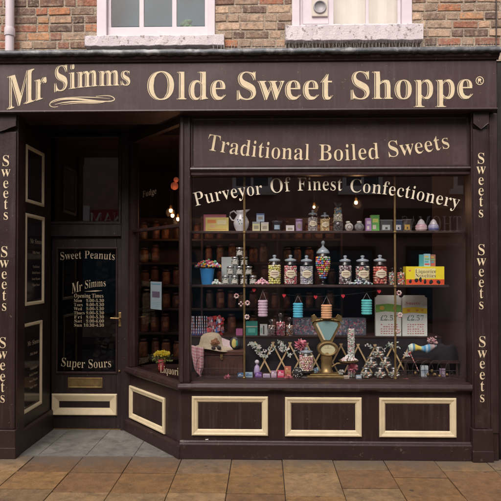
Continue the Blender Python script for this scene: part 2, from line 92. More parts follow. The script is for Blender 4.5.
M = dict(
    paint=mat('brown_gloss_paint', BR, .42, noise=.16, nscale=5, bump=.10, bscale=45, dirt=(.075, .055, .05), dscale=4, dlo=.60, dhi=.85),
    paint_fascia=mat('brown_sign_paint', (.047, .0235, .0225), .5, noise=.12, nscale=3, bump=.05, bscale=30, dirt=(.11, .08, .08), dscale=2.2, dlo=.52, dhi=.85),
    paint_base=mat('brown_scuffed_paint', BR, .5, noise=.2, nscale=6, bump=.15, bscale=50, dirt=(.15, .12, .105), dscale=9, dlo=.60, dhi=.78),
    paint_dark=mat('dark_brown_paint_recess_shade', (.017, .009, .010), .45, noise=.2, nscale=6, bump=.1, bscale=40, dirt=(.07, .05, .05), dscale=6, dlo=.62, dhi=.8),  # darker copy of the brown paint; recess shade is put into its colour
    cream=mat('cream_moulding_paint', (.68, .575, .37), .45, noise=.08, nscale=10, bump=.08, bscale=80, dirt=(.40, .30, .18), dscale=14, dlo=.62, dhi=.8),
    letter=mat('cream_sign_lettering', (.72, .60, .39), .5, noise=.10, nscale=20),
    letterw=mat('pale_glass_lettering', (.74, .67, .52), .5, noise=.05, nscale=20),
    letterd=mat('dull_gold_glass_lettering', (.50, .41, .27), .5, noise=.15, nscale=20),
    letterf=mat('worn_gold_lettering', (.16, .12, .075), .6, noise=.4, nscale=60),
    white=mat('flaking_white_paint', (.66, .60, .615), .55, noise=.06, nscale=12, bump=.35, bscale=70, dirt=(.26, .22, .21), dscale=24, dlo=.55, dhi=.62),
    white2=mat('white_gloss_paint', (.68, .605, .635), .4, noise=.05, nscale=10, bump=.08, bscale=40, dirt=(.35, .30, .30), dscale=10, dlo=.66, dhi=.8),
    lead=mat('weathered_lead', (.085, .095, .105), .5, metal=.2, noise=.35, nscale=7, bump=.5, bscale=18, dirt=(.38, .38, .38), dscale=6, dlo=.52, dhi=.72),
    brick=mat('old_mixed_brick', (1, 1, 1), .95, noise=.42, nscale=24, bump=.6, bscale=70, attr=True, dirt=(.38, .29, .21), dscale=19, dlo=.49, dhi=.66),
    mortar=mat('lime_mortar', (.40, .325, .245), .95, noise=.25, nscale=25, bump=1.0, bscale=90, dirt=(.12, .10, .085), dscale=10, dlo=.5, dhi=.75),
    slab=mat('sandstone_paving', (1, 1, 1), .62, noise=.26, nscale=16, bump=.55, bscale=75, attr=True, dirt=(.06, .038, .026), dscale=9, dlo=.50, dhi=.86),
    joint=mat('paving_joint_grit', (.055, .043, .036), .95, noise=.3, nscale=40, bump=.6, bscale=120),
    tile=mat('grey_recess_tile', (1, 1, 1), .6, noise=.14, nscale=12, bump=.2, bscale=60, attr=True, dirt=(.06, .058, .05), dscale=8, dlo=.5, dhi=.75),
    asphalt=mat('asphalt', (.05, .05, .052), .9, noise=.25, nscale=30, bump=.6, bscale=150),
    brass=mat('brass', (.40, .28, .12), .42, metal=.8, noise=.3, nscale=15),
    brassd=mat('tarnished_brass', (.26, .18, .075), .5, metal=.65, noise=.35, nscale=18, bump=.1),
    steel=mat('steel', (.5, .5, .52), .3, metal=.9, noise=.1),
    iron=mat('dark_iron', (.07, .055, .055), .5, metal=.5, noise=.2),
    spike=mat('grey_spike_plastic', (.45, .44, .42), .5, noise=.1),
    wood=mat('pine_slat', (.62, .44, .23), .6, noise=.18, nscale=20),
    trunk=mat('dark_red_wood', (.085, .035, .025), .5, noise=.35, nscale=9, bump=.1),
    shelfw=mat('dark_shelf_wood', (.045, .024, .02), .5, noise=.3, nscale=10),
    black=mat('black_cloth', (.014, .012, .018), .9, noise=.2),
    room=mat('dark_brown_wall', (.09, .055, .058), .8, noise=.25, nscale=3),
    straw=mat('straw', (.55, .47, .33), .85, noise=.22, nscale=60, bump=.5, bscale=200),
    vc=mat('painted_goods', (1, 1, 1), .5, noise=.06, nscale=25, attr=True),
    vcm=mat('matt_goods', (1, 1, 1), .85, noise=.14, nscale=40, bump=.3, bscale=200, attr=True),
    candy=mat('boiled_sweets', (1, 1, 1), .25, noise=.15, nscale=60, attr=True, coat=.4),
    leaf=mat('leaf', (.10, .15, .04), .6, noise=.3, nscale=30, attr=True),
    teal=mat('teal_scale_dial', (.22, .38, .38), .15, noise=.1, coat=.6),
    ceramic=mat('white_ceramic', (.78, .78, .78), .18, coat=.5, attr=True),
    glass=glassmat('shop_window_glass', (1, 1, 1), 1.35),
    glassd=glassmat('door_glass', (.88, .86, .86), 1.3),
    jar=glassmat('jar_glass', (.96, .97, .97), 1.1, .04),
    lid=glassmat('stopper_glass', (.72, .76, .80), 2.2, .08, base=.12),
    lidc=mat('blue_grey_stopper', (.30, .36, .41), .18, noise=.1, coat=.6),
    upglass=glassmat('old_sash_glass', (.98, .98, .97), 1.0),
    curtain=mat('cream_curtain', (.80, .76, .68), .9, noise=.04),
    dim=mat('painted_teal_darkness', (.05, .12, .16), .8, noise=.3, nscale=3),  # darkness behind window panes put into a teal surface colour
    bulb=emis('warm_bulb', (1, .50, .20), 14),
    shade=mat('amber_glass_shade', (.35, .10, .03), .3),
    orange=mat('amber_jar_sweets', (1, 1, 1), .5, noise=.5, nscale=30, attr=True, dirt=(.05, .025, .018), dscale=18, dlo=.45, dhi=.62),
    opp=mat('dark_street_brick', (.38, .26, .23), .9, noise=.3, nscale=5),
    oppd=mat('dark_shop_paint', (.03, .028, .03), .5),
    oppw=mat('dull_white_paint', (.85, .82, .84), .6, noise=.1),
    oppr=mat('red_sign_paint', (.42, .03, .03), .5, noise=.1),
)

def spots(m, scale, size, col):
    nt = m.node_tree; b = nt.nodes['Principled BSDF']; src = b.inputs['Base Color'].links[0].from_socket; L = nt.links.new
    tc = nt.nodes.new('ShaderNodeTexCoord'); v = nt.nodes.new('ShaderNodeTexVoronoi'); v.inputs['Scale'].default_value = scale; v.inputs['Randomness'].default_value = 1
    mp = nt.nodes.new('ShaderNodeMapping'); mp.inputs['Scale'].default_value = (1, 1, .01); L(tc.outputs['Object'], mp.inputs[0]); L(mp.outputs[0], v.inputs['Vector'])
    sep = nt.nodes.new('ShaderNodeSeparateColor'); L(v.outputs['Color'], sep.inputs[0])
    rad = nt.nodes.new('ShaderNodeMapRange'); rad.inputs['From Min'].default_value = .45; rad.inputs['From Max'].default_value = 1; rad.inputs['To Min'].default_value = 0; rad.inputs['To Max'].default_value = size; L(sep.outputs[0], rad.inputs['Value'])
    lt = nt.nodes.new('ShaderNodeMath'); lt.operation = 'SUBTRACT'; L(rad.outputs[0], lt.inputs[0]); L(v.outputs['Distance'], lt.inputs[1])
    mr = nt.nodes.new('ShaderNodeMapRange'); mr.inputs['From Min'].default_value = 0; mr.inputs['From Max'].default_value = .03; mr.inputs['To Max'].default_value = .75; L(lt.outputs[0], mr.inputs['Value'])
    mx = nt.nodes.new('ShaderNodeMix'); mx.data_type = 'RGBA'; L(mr.outputs[0], mx.inputs['Factor']); L(src, mx.inputs[6]); mx.inputs[7].default_value = (*col, 1); L(mx.outputs[2], b.inputs['Base Color'])
def blotch(m, scale, lo, hi, col, fac=.8):
    nt = m.node_tree; b = nt.nodes['Principled BSDF']; src = b.inputs['Base Color'].links[0].from_socket; L = nt.links.new
    tc = nt.nodes.new('ShaderNodeTexCoord'); n = nt.nodes.new('ShaderNodeTexNoise'); n.inputs['Scale'].default_value = scale; n.inputs['Detail'].default_value = 9; n.inputs['Roughness'].default_value = .72; n.inputs['Distortion'].default_value = .4
    L(tc.outputs['Object'], n.inputs['Vector']); mr = nt.nodes.new('ShaderNodeMapRange'); mr.inputs['From Min'].default_value = lo; mr.inputs['From Max'].default_value = hi; mr.inputs['To Max'].default_value = fac; L(n.outputs['Fac'], mr.inputs['Value'])
    mx = nt.nodes.new('ShaderNodeMix'); mx.data_type = 'RGBA'; L(mr.outputs[0], mx.inputs['Factor']); L(src, mx.inputs[6]); mx.inputs[7].default_value = (*col, 1); L(mx.outputs[2], b.inputs['Base Color'])
def streak(m, col=(.065, .045, .042)):
    nt = m.node_tree; b = nt.nodes['Principled BSDF']; src = b.inputs['Base Color'].links[0].from_socket; L = nt.links.new
    tc = nt.nodes.new('ShaderNodeTexCoord'); mp = nt.nodes.new('ShaderNodeMapping'); mp.inputs['Scale'].default_value = (28, 28, 1.6); L(tc.outputs['Object'], mp.inputs[0])
    n = nt.nodes.new('ShaderNodeTexNoise'); n.inputs['Scale'].default_value = 1; n.inputs['Detail'].default_value = 7; n.inputs['Roughness'].default_value = .7; L(mp.outputs[0], n.inputs['Vector'])
    mr = nt.nodes.new('ShaderNodeMapRange'); mr.inputs['From Min'].default_value = .50; mr.inputs['From Max'].default_value = .74; mr.inputs['To Max'].default_value = .75; L(n.outputs['Fac'], mr.inputs['Value'])
    mx = nt.nodes.new('ShaderNodeMix'); mx.data_type = 'RGBA'; L(mr.outputs[0], mx.inputs['Factor']); L(src, mx.inputs[6]); mx.inputs[7].default_value = (*col, 1)
    v = nt.nodes.new('ShaderNodeTexNoise'); v.inputs['Scale'].default_value = 55; v.inputs['Detail'].default_value = 4; L(tc.outputs['Object'], v.inputs['Vector'])
    r2 = nt.nodes.new('ShaderNodeMapRange'); r2.inputs['From Min'].default_value = .70; r2.inputs['From Max'].default_value = .74; r2.inputs['To Max'].default_value = .7; L(v.outputs['Fac'], r2.inputs['Value'])
    m2 = nt.nodes.new('ShaderNodeMix'); m2.data_type = 'RGBA'; L(r2.outputs[0], m2.inputs['Factor']); L(mx.outputs[2], m2.inputs[6]); m2.inputs[7].default_value = (.20, .15, .13, 1); L(m2.outputs[2], b.inputs['Base Color'])
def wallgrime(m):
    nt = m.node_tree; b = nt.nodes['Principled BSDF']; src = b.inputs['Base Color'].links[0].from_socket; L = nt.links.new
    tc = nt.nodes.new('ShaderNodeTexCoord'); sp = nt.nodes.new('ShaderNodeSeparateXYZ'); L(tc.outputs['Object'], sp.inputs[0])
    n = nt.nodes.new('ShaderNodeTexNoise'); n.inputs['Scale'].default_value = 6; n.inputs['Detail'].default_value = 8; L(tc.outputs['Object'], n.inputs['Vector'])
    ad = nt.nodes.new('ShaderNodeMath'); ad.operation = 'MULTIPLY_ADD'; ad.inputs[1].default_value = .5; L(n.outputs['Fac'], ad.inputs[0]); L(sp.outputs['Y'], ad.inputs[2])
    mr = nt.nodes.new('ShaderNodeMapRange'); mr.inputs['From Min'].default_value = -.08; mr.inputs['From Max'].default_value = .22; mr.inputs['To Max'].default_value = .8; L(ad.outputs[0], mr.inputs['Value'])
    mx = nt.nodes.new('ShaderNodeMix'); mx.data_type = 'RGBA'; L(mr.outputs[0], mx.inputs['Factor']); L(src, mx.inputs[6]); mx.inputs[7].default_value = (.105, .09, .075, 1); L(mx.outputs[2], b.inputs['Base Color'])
blotch(M['slab'], 1.8, .52, .78, (.11, .085, .06), .6); blotch(M['slab'], 70, .56, .70, (.06, .04, .03), .55); blotch(M['slab'], 5, .54, .66, (.10, .06, .035), .55); spots(M['slab'], 11, .12, (.05, .04, .034)); blotch(M['slab'], 30, .58, .72, (.30, .22, .15), .5); spots(M['slab'], 5.5, .13, (.04, .03, .026))
blotch(M['tile'], 3.5, .42, .68, (.075, .072, .062)); blotch(M['tile'], 40, .6, .7, (.26, .25, .22), .5)
blotch(M['paint_base'], 25, .60, .70, (.16, .13, .11), .6); blotch(M['lead'], 3, .52, .66, (.34, .35, .36), .7); blotch(M['cream'], 45, .66, .76, (.12, .08, .06), .6)
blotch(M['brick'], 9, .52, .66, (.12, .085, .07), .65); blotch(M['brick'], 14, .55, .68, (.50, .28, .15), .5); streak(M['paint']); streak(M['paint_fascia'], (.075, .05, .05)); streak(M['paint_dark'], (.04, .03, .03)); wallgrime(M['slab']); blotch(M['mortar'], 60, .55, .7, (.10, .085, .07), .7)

# ------------------------------------------------------------------ mesh builder
LOC = {}
class MB:
    def __init__(s): s.v = []; s.f = []; s.c = []; s.col = (1, 1, 1); s.sm = []; s.smooth = False
    def face(s, idx): s.f.append(idx); s.c.append(s.col); s.sm.append(s.smooth)
    def hexa(s, p):
        b = len(s.v); s.v += [Vector(q) for q in p]
        for q in ((0, 3, 2, 1), (4, 5, 6, 7), (0, 1, 5, 4), (1, 2, 6, 5), (2, 3, 7, 6), (3, 0, 4, 7)): s.face([b + i for i in q])
        return s
    def box(s, x0, x1, y0, y1, z0, z1):
        return s.hexa([(x0, y0, z0), (x1, y0, z0), (x1, y1, z0), (x0, y1, z0), (x0, y0, z1), (x1, y0, z1), (x1, y1, z1), (x0, y1, z1)])
    def cbox(s, c, size, rz=0, rx=0, ry=0):
        m = Matrix.Rotation(rz, 3, 'Z') @ Matrix.Rotation(ry, 3, 'Y') @ Matrix.Rotation(rx, 3, 'X')
        x, y, z = [q / 2 for q in size]; c = Vector(c)
        return s.hexa([c + m @ Vector(q) for q in ((-x, -y, -z), (x, -y, -z), (x, y, -z), (-x, y, -z), (-x, -y, z), (x, -y, z), (x, y, z), (-x, y, z))])
    def pbox(s, pl, u0, u1, z0, z1, d0, d1):
        return s.hexa([pl.pt(u0, d1, z0), pl.pt(u1, d1, z0), pl.pt(u1, d0, z0), pl.pt(u0, d0, z0), pl.pt(u0, d1, z1), pl.pt(u1, d1, z1), pl.pt(u1, d0, z1), pl.pt(u0, d0, z1)])
    def ring(s, pl, u0, u1, z0, z1, prof):      # mitred moulding; prof = [(inset, proud)]
        b = len(s.v)
        for ins, d in prof:
            s.v += [pl.pt(u0 + ins, d, z0 + ins), pl.pt(u1 - ins, d, z0 + ins), pl.pt(u1 - ins, d, z1 - ins), pl.pt(u0 + ins, d, z1 - ins)]
        for k in range(len(prof) - 1):
            for i in range(4):
                j = (i + 1) % 4; s.face([b + 4 * k + i, b + 4 * k + j, b + 4 * k + 4 + j, b + 4 * k + 4 + i])
        return s
    def sweep(s, pl, u0, u1, prof):             # prof [(d,z)] closed outline swept along u
        n = len(prof); b = len(s.v)
        for u in (u0, u1): s.v += [pl.pt(u, d, z) for d, z in prof]
        for i in range(n): j = (i + 1) % n; s.face([b + i, b + j, b + n + j, b + n + i])
        s.face([b + i for i in range(n)][::-1]); s.face([b + n + i for i in range(n)])
        return s
    def lathe(s, c, prof, seg=20, closed=True, sx=1, sy=1):
        b = len(s.v); sm = s.smooth; s.smooth = True
        for r, z in prof:
            for k in range(seg):
                a = 2 * math.pi * k / seg; s.v.append(Vector((c[0] + r * sx * math.cos(a), c[1] + r * sy * math.sin(a), c[2] + z)))
        for i in range(len(prof) - 1):
            for k in range(seg):
                j = (k + 1) % seg; s.face([b + i * seg + k, b + i * seg + j, b + (i + 1) * seg + j, b + (i + 1) * seg + k])
        s.smooth = False
        if closed:
            if prof[0][0] > 1e-4: q = len(s.v); s.v += [s.v[b + k].copy() for k in range(seg)]; s.face([q + k for k in range(seg)][::-1])
            if prof[-1][0] > 1e-4: q = len(s.v); s.v += [s.v[b + (len(prof) - 1) * seg + k].copy() for k in range(seg)]; s.face([q + k for k in range(seg)])
        s.smooth = sm; return s
    def tube(s, pts, r, seg=6):
        pts = [Vector(p) for p in pts]; b = len(s.v); n = len(pts); sm = s.smooth; s.smooth = True
        for i, p in enumerate(pts):
            d = (pts[min(i + 1, n - 1)] - pts[max(i - 1, 0)]).normalized()
            a = d.cross(Vector((0, 0, 1)));
            if a.length < .05: a = d.cross(Vector((0, 1, 0)))
            a.normalize(); e = d.cross(a); rr = r[i] if isinstance(r, (list, tuple)) else r
            for k in range(seg):
                t = 2 * math.pi * k / seg; s.v.append(p + (a * math.cos(t) + e * math.sin(t)) * rr)
        for i in range(n - 1):
            for k in range(seg):
                j = (k + 1) % seg; s.face([b + i * seg + k, b + i * seg + j, b + (i + 1) * seg + j, b + (i + 1) * seg + k])
        s.smooth = False; q = len(s.v); s.v += [s.v[b + k].copy() for k in range(seg)] + [s.v[b + (n - 1) * seg + k].copy() for k in range(seg)]
        s.face([q + k for k in range(seg)][::-1]); s.face([q + seg + k for k in range(seg)])
        s.smooth = sm; return s
    def ball(s, c, r, seg=8, rings=6):
        if not isinstance(r, (tuple, list)): r = (r, r, r)
        prof = [(math.sin(math.pi * i / rings), -math.cos(math.pi * i / rings)) for i in range(rings + 1)]
        b = len(s.v); sm = s.smooth; s.smooth = True
        s.v.append(Vector((c[0], c[1], c[2] - r[2])))
        for q, z in prof[1:-1]:
            for k in range(seg):
                a = 2 * math.pi * k / seg; s.v.append(Vector((c[0] + q * r[0] * math.cos(a), c[1] + q * r[1] * math.sin(a), c[2] + z * r[2])))
        s.v.append(Vector((c[0], c[1], c[2] + r[2]))); t = len(s.v) - 1
        for k in range(seg):
            j = (k + 1) % seg; s.face([b, b + 1 + j, b + 1 + k]); s.face([t, t - seg + k, t - seg + j])
            for i in range(rings - 2):
                q = b + 1 + i * seg; s.face([q + k, q + j, q + seg + j, q + seg + k])
        s.smooth = sm; return s
    def ico(s, c, r):
        g = (1 + 5 ** .5) / 2; k = r / (1 + g * g) ** .5
        q = [(-1, g, 0), (1, g, 0), (-1, -g, 0), (1, -g, 0), (0, -1, g), (0, 1, g), (0, -1, -g), (0, 1, -g), (g, 0, -1), (g, 0, 1), (-g, 0, -1), (-g, 0, 1)]
        fs = [(0, 11, 5), (0, 5, 1), (0, 1, 7), (0, 7, 10), (0, 10, 11), (1, 5, 9), (5, 11, 4), (11, 10, 2), (10, 7, 6), (7, 1, 8), (3, 9, 4), (3, 4, 2), (3, 2, 6), (3, 6, 8), (3, 8, 9), (4, 9, 5), (2, 4, 11), (6, 2, 10), (8, 6, 7), (9, 8, 1)]
        a = random.random() * 6; ca, sa = math.cos(a), math.sin(a); sz = random.uniform(.7, 1)
        b = len(s.v); sm = s.smooth; s.smooth = True
        for x, y, z in q: s.v.append(Vector((c[0] + k * (x * ca - y * sa), c[1] + k * (x * sa + y * ca), c[2] + k * z * sz)))
        for f in fs: s.face([b + i for i in f])
        s.smooth = sm; return s
    def quad(s, a, b_, c, d):
        b = len(s.v); s.v += [Vector(a), Vector(b_), Vector(c), Vector(d)]; s.face([b, b + 1, b + 2, b + 3]); return s
    def prism(s, poly, y0, y1):                 # outline in (x,z), extruded y0..y1
        b = len(s.v); n = len(poly)
        for y in (y0, y1): s.v += [Vector((x, y, z)) for x, z in poly]
        for i in range(n): j = (i + 1) % n; s.face([b + i, b + j, b + n + j, b + n + i])
        tri = geometry.tessellate_polygon([[Vector((x, z, 0)) for x, z in poly]])
        for t in tri: s.face([b + i for i in t]); s.face([b + n + i for i in t][::-1])
        return s
    def build(s, name, m, parent=None, bevel=0, label=None, loc=None):
        me = bpy.data.meshes.new(name)
        o = bpy.data.objects.new(name, me); COL.objects.link(o)
        if parent is not None:
            o.parent = parent; off = LOC[parent]
        else: off = Vector(loc) if loc is not None else Vector((0, 0, 0)); o.location = off
        LOC[o] = off
        me.from_pydata([tuple(v - off) for v in s.v], [], s.f)
        me.materials.append(M[m] if isinstance(m, str) else m)
        me.polygons.foreach_set('use_smooth', s.sm)
        if any(c != (1, 1, 1) for c in s.c):
            ca = me.color_attributes.new('Col', 'FLOAT_COLOR', 'CORNER'); dat = []
            for p, c in zip(me.polygons, s.c): dat += [c[0], c[1], c[2], 1.0] * len(p.vertices)
            ca.data.foreach_set('color', dat)
        if bevel:
            md = o.modifiers.new('bevel', 'BEVEL'); md.width = bevel; md.segments = 2; md.limit_method = 'ANGLE'; md.angle_limit = R(40)
        if label: o['label'] = label
        me.update(); return o
def thing(name, label, cat, loc=(0, 0, 0), group=None):
    o = bpy.data.objects.new(name, None); COL.objects.link(o); o.location = loc; o.empty_display_size = .1
    LOC[o] = Vector(loc); o['label'] = label; o['category'] = cat
    if group: o['group'] = group
    return o
def single(mb, name, m, label, cat, loc=(0, 0, 0), group=None, bevel=0):
    o = mb.build(name, m, None, bevel, label, loc); o['category'] = cat
    if group: o['group'] = group
    return o
def struct(mb, name, m, bevel=0):
    o = mb.build(name, m, None, bevel); o['kind'] = 'structure'; return o
def dup(o, loc, label=None, group=None):
    kids = list(o.children); r = o.copy(); COL.objects.link(r); r.location = loc; LOC[r] = Vector(loc)
    if label: r['label'] = label
    if group: r['group'] = group
    for ch in kids:
        c = ch.copy(); COL.objects.link(c); c.parent = r
        for g in ch.children:
            d = g.copy(); COL.objects.link(d); d.parent = c
    return r

class Plane:
    def __init__(s, o, u, n): s.o = Vector((o[0], o[1], 0)); s.u = Vector((u[0], u[1], 0)).normalized(); s.n = Vector((n[0], n[1], 0)).normalized()
    def pt(s, u, d, z): return s.o + s.u * u + s.n * d + Vector((0, 0, z))
    def hit(s, px, py, d=0):
        r = ray(px, py); q = s.o + s.n * d; t = (q - CAM).dot(s.n) / r.dot(s.n); p = CAM + r * t
        return ((p - s.o).dot(s.u), p.z)

# ------------------------------------------------------------------ lettering
_tri = {}; THIN = .021
def glyph(ch):
    if ch not in _tri:
        loops = [[Vector((*map(lambda t: int(t) / 1000, q.split(',')), 0)) for q in l.split(' ')] for l in GLY[ch][1]]
        def area(l): return sum(a.x * b.y - b.x * a.y for a, b in zip(l, l[1:] + l[:1])) / 2
        big = max(loops, key=lambda l: abs(area(l))); sg = 1 if area(big) > 0 else -1
        if ch.isalpha() or ch.isdigit():              # slim the upright stems, keep the hairlines
            new = []
            for l in loops:
                q = []
                for i, p in enumerate(l):
                    a = (p - l[i - 1]).normalized(); b = (l[(i + 1) % len(l)] - p).normalized()
                    na, nb = -a.y * sg, -b.y * sg
                    dx = na if abs(na) > abs(nb) else nb
                    if na * nb < -.3: dx = 0
                    ya, yb = a.x * sg, b.x * sg; dy = ya if abs(ya) > abs(yb) else yb
                    if ya * yb < -.3: dy = 0
                    th = 9.0
                    if abs(dx) > .2:               # stroke thickness met when crossing the letter sideways
                        for yy in (p.y + .0037, p.y - .0041):
                            for l2 in loops:
                                for c, e in zip(l2, l2[1:] + l2[:1]):
                                    if (c.y > yy) != (e.y > yy):
                                        xx = c.x + (e.x - c.x) * (yy - c.y) / (e.y - c.y); dd = (xx - p.x) * (1 if dx > 0 else -1)
                                        if dd > .012: th = min(th, dd)
                    k = 0 if th > 5 else min(THIN, .15 * max(0, th - .03))
                    q.append(Vector((p.x + dx * k, p.y - dy * .0035, 0)))
                new.append(q)
            loops = new
        outs = [l for l in loops if area(l) * sg > 0]; holes = [l for l in loops if area(l) * sg <= 0]
        def inside(p, l):
            c = False
            for a, b in zip(l, l[1:] + l[:1]):
                if (a.y > p.y) != (b.y > p.y) and p.x < (b.x - a.x) * (p.y - a.y) / (b.y - a.y) + a.x: c = not c
            return c
        pts, tris = [], []
        for o_ in outs:
            g = [o_] + [h for h in holes if inside(h[0], o_)]; base = len(pts)
            for l in g: pts += l
            tris += [tuple(base + i for i in t) for t in geometry.tessellate_polygon(g)]
        _tri[ch] = (pts, tris)
    return _tri[ch]
def put(mb, ch, f):                              # f: (gx, gy) in em -> world
    pts, tris = glyph(ch); b = len(mb.v); mb.v += [f(p.x, p.y) for p in pts]
    for t in tris: mb.face([b + i for i in t])
def text_path(mb, pl, s, path, cap, d, shift=(0, 0), shear=False, fit=True, z_sc=1):
    """string s laid along a baseline given in photo pixels; cap = capital height in pixels"""
    pts = [Vector(pl.hit(x, y)) for x, y in path]
    # densify with catmull-rom
    dense = []
    for i in range(len(pts) - 1):
        p0, p1, p2, p3 = pts[max(i - 1, 0)], pts[i], pts[i + 1], pts[min(i + 2, len(pts) - 1)]
        for k in range(12):
            t = k / 12; dense.append(.5 * ((2 * p1) + (p2 - p0) * t + (2 * p0 - 5 * p1 + 4 * p2 - p3) * t * t + (3 * p1 - p0 - 3 * p2 + p3) * t ** 3))
    dense.append(pts[-1])
    L = [0]
    for a, b in zip(dense, dense[1:]): L.append(L[-1] + (b - a).length)
    def at(t):
        t = max(0, min(L[-1] - 1e-6, t)); i = max(k for k in range(len(L) - 1) if L[k] <= t)
        w = (t - L[i]) / (L[i + 1] - L[i]); return dense[i].lerp(dense[i + 1], w), (dense[i + 1] - dense[i]).normalized()
    adv = [(.30 if c == ' ' else GLY[c][0] / 1000) for c in s]; tot = sum(adv) - .03
    x0, y0 = path[0]; capm = []
    hs = []
    for c in (cap if isinstance(cap, (list, tuple)) else (cap, cap)):
        q = path[0] if not hs else path[-1]
        hs.append(abs(pl.hit(q[0], q[1] - c)[1] - pl.hit(q[0], q[1])[1]) / .68)
    sx = L[-1] / tot; cur = 0
    for c, a in zip(s, adv):
        if c != ' ':
            w = (cur + a / 2) / tot; em = hs[0] + (hs[1] - hs[0]) * w
            p, tg = at((cur + a / 2) * sx)
            if shear:
                e1 = Vector((1, tg.y / tg.x)); e2 = Vector((0, 1))
            else: e1 = tg; e2 = Vector((-tg.y, tg.x))
            def f(gx, gy, p=p, e1=e1, e2=e2, a=a, em=em):
                q = p + e1 * ((gx - a / 2) * sx) + e2 * (gy * em)
                return pl.pt(q.x + shift[0], d, q.y + shift[1])
            put(mb, c, f)
        cur += a
def text_line(mb, pl, s, px0, px1, py, cap, d, **k): text_path(mb, pl, s, [(px0, py), ((px0 + px1) / 2, py), (px1, py)], cap, d, **k)
def text_uz(mb, pl, s, u0, z0, em, d, sx=None, mirror=False):
    cur = u0; sx = sx or em
    for c in s:
        if c == ' ': cur += .3 * sx; continue
        put(mb, c, lambda gx, gy, cur=cur: pl.pt(cur + gx * sx, d, z0 + gy * em)); cur += GLY[c][0] / 1000 * sx
    return cur
def text_len(s, em): return sum((.3 if c == ' ' else GLY[c][0] / 1000) for c in s) * em
def stacked(mb, pl, word, cx, bases, cap, d):
    for c, by in zip(word, bases):
        u, z = pl.hit(cx, by); em = abs(pl.hit(cx, by - cap)[1] - z) / .68; a = GLY[c][0] / 1000
        put(mb, c, lambda gx, gy, u=u, z=z, em=em, a=a: pl.pt(u + (gx - a / 2) * em * .92, d, z + gy * em))
# ------------------------------------------------------------------ planes of the shopfront
XL = P(16.5, 300, 0).x
FR = Plane((0, 0), (1, 0), (0, -1))
DR = Plane((0, .88), (1, 0), (0, -1))
LW = Plane((XL, 0), (0, 1), (1, 0))
A = P(181, 385, 0); B = P(129, 375, .86)
bu = Vector((A.x - B.x, A.y - B.y, 0)).normalized()
BY = Plane((B.x, B.y), (bu.x, bu.y), (bu.y, -bu.x)); BL = (Vector((A.x, A.y)) - Vector((B.x, B.y))).length
def X(px, d=0, py=270): return FR.hit(px, py, d)[0]
def Z(py, px=250, d=0): return FR.hit(px, py, d)[1]

# ------------------------------------------------------------------ ground
def ground():
    mb = MB(); mb.box(-150, 150, -150, 150, -.6, -.185); struct(mb, 'road', 'asphalt')
    # pavement: bed + individually laid slabs, falling gently to the kerb
    mb = MB(); mb.hexa([(-9, -2.35, -.5), (9, -2.35, -.5), (9, 0.02, -.5), (-9, 0.02, -.5), (-9, -2.35, -.062), (9, -2.35, -.062), (9, .02, -.014), (-9, .02, -.014)])
    bed = struct(mb, 'pavement_bed', 'joint')
    mb = MB(); rnd = random.Random(3); w = .4515
    x_ref = P(232, 457, 0).x
    cols = [(.235, .135, .052), (.205, .115, .046), (.25, .155, .066), (.18, .10, .045), (.22, .145, .072), (.19, .125, .07), (.27, .175, .085)]
    k0 = -16
    for k in range(k0, 17):
        xa = x_ref + k * w; y = 0.0; first = True
        while y > -2.3:
            ln = rnd.choice([.36, .42, .48, .62, .40]) if not first else rnd.uniform(.25, .45)
            first = False
            y2 = max(y - ln, -2.33); g = .0030; gy = .0060
            c = rnd.choice(cols); q = rnd.uniform(.86, 1.12); mb.col = tuple(v * q for v in c)
            dz = rnd.uniform(-.003, .003); t1 = rnd.uniform(-.003, .003)
            z1, z2 = .02 * y + dz, .02 * y2 + dz
            mb.hexa([(xa + g, y2 + gy, -.09), (xa + w - g, y2 + gy, -.09), (xa + w - g, y - gy, -.09), (xa + g, y - gy, -.09),
                     (xa + g, y2 + gy, z2), (xa + w - g, y2 + gy, z2 + t1), (xa + w - g, y - gy, z1 + t1), (xa + g, y - gy, z1)])
            y = y2
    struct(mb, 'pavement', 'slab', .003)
    mb = MB()
    for k in range(-10, 10): mb.col = (.30, .28, .25); mb.box(k * .9 + .004, k * .9 + .896, -2.5, -2.355, -.4, -.05)
    struct(mb, 'kerb', 'slab', .012)
    # recess floor: grey tiles on a slab
    mb = MB(); x1 = X(184)
    mb.box(-2.5, 1.2, .004, 1.0, -.2, -.008); struct(mb, 'recess_floor_bed', 'joint')
    mb = MB(); w = .44
    for i in range(-6, 1):
        for j in range(0, 3):
            xa = x_ref + .08 + i * w - .1; ya = .02 + j * .44
            q = rnd.uniform(.88, 1.1); mb.col = tuple(v * q for v in (.19, .185, .165))
            mb.box(max(xa + .002, -2.4), xa + w - .002, ya + .002, ya + .438, -.1, .004)
    struct(mb, 'recess_floor', 'tile', .002)
    mb = MB(); mb.col = (.20, .19, .17); mb.box(-2.4, x1, -.004, .0185, -.1, .006); struct(mb, 'threshold_strip', 'tile')
    mb = MB(); mb.box(-9, 9, -8.0, -6.6, -.5, -.06); struct(mb, 'far_pavement', 'slab'); bpy.data.objects['far_pavement'].data.materials[0] = M['joint']
ground()

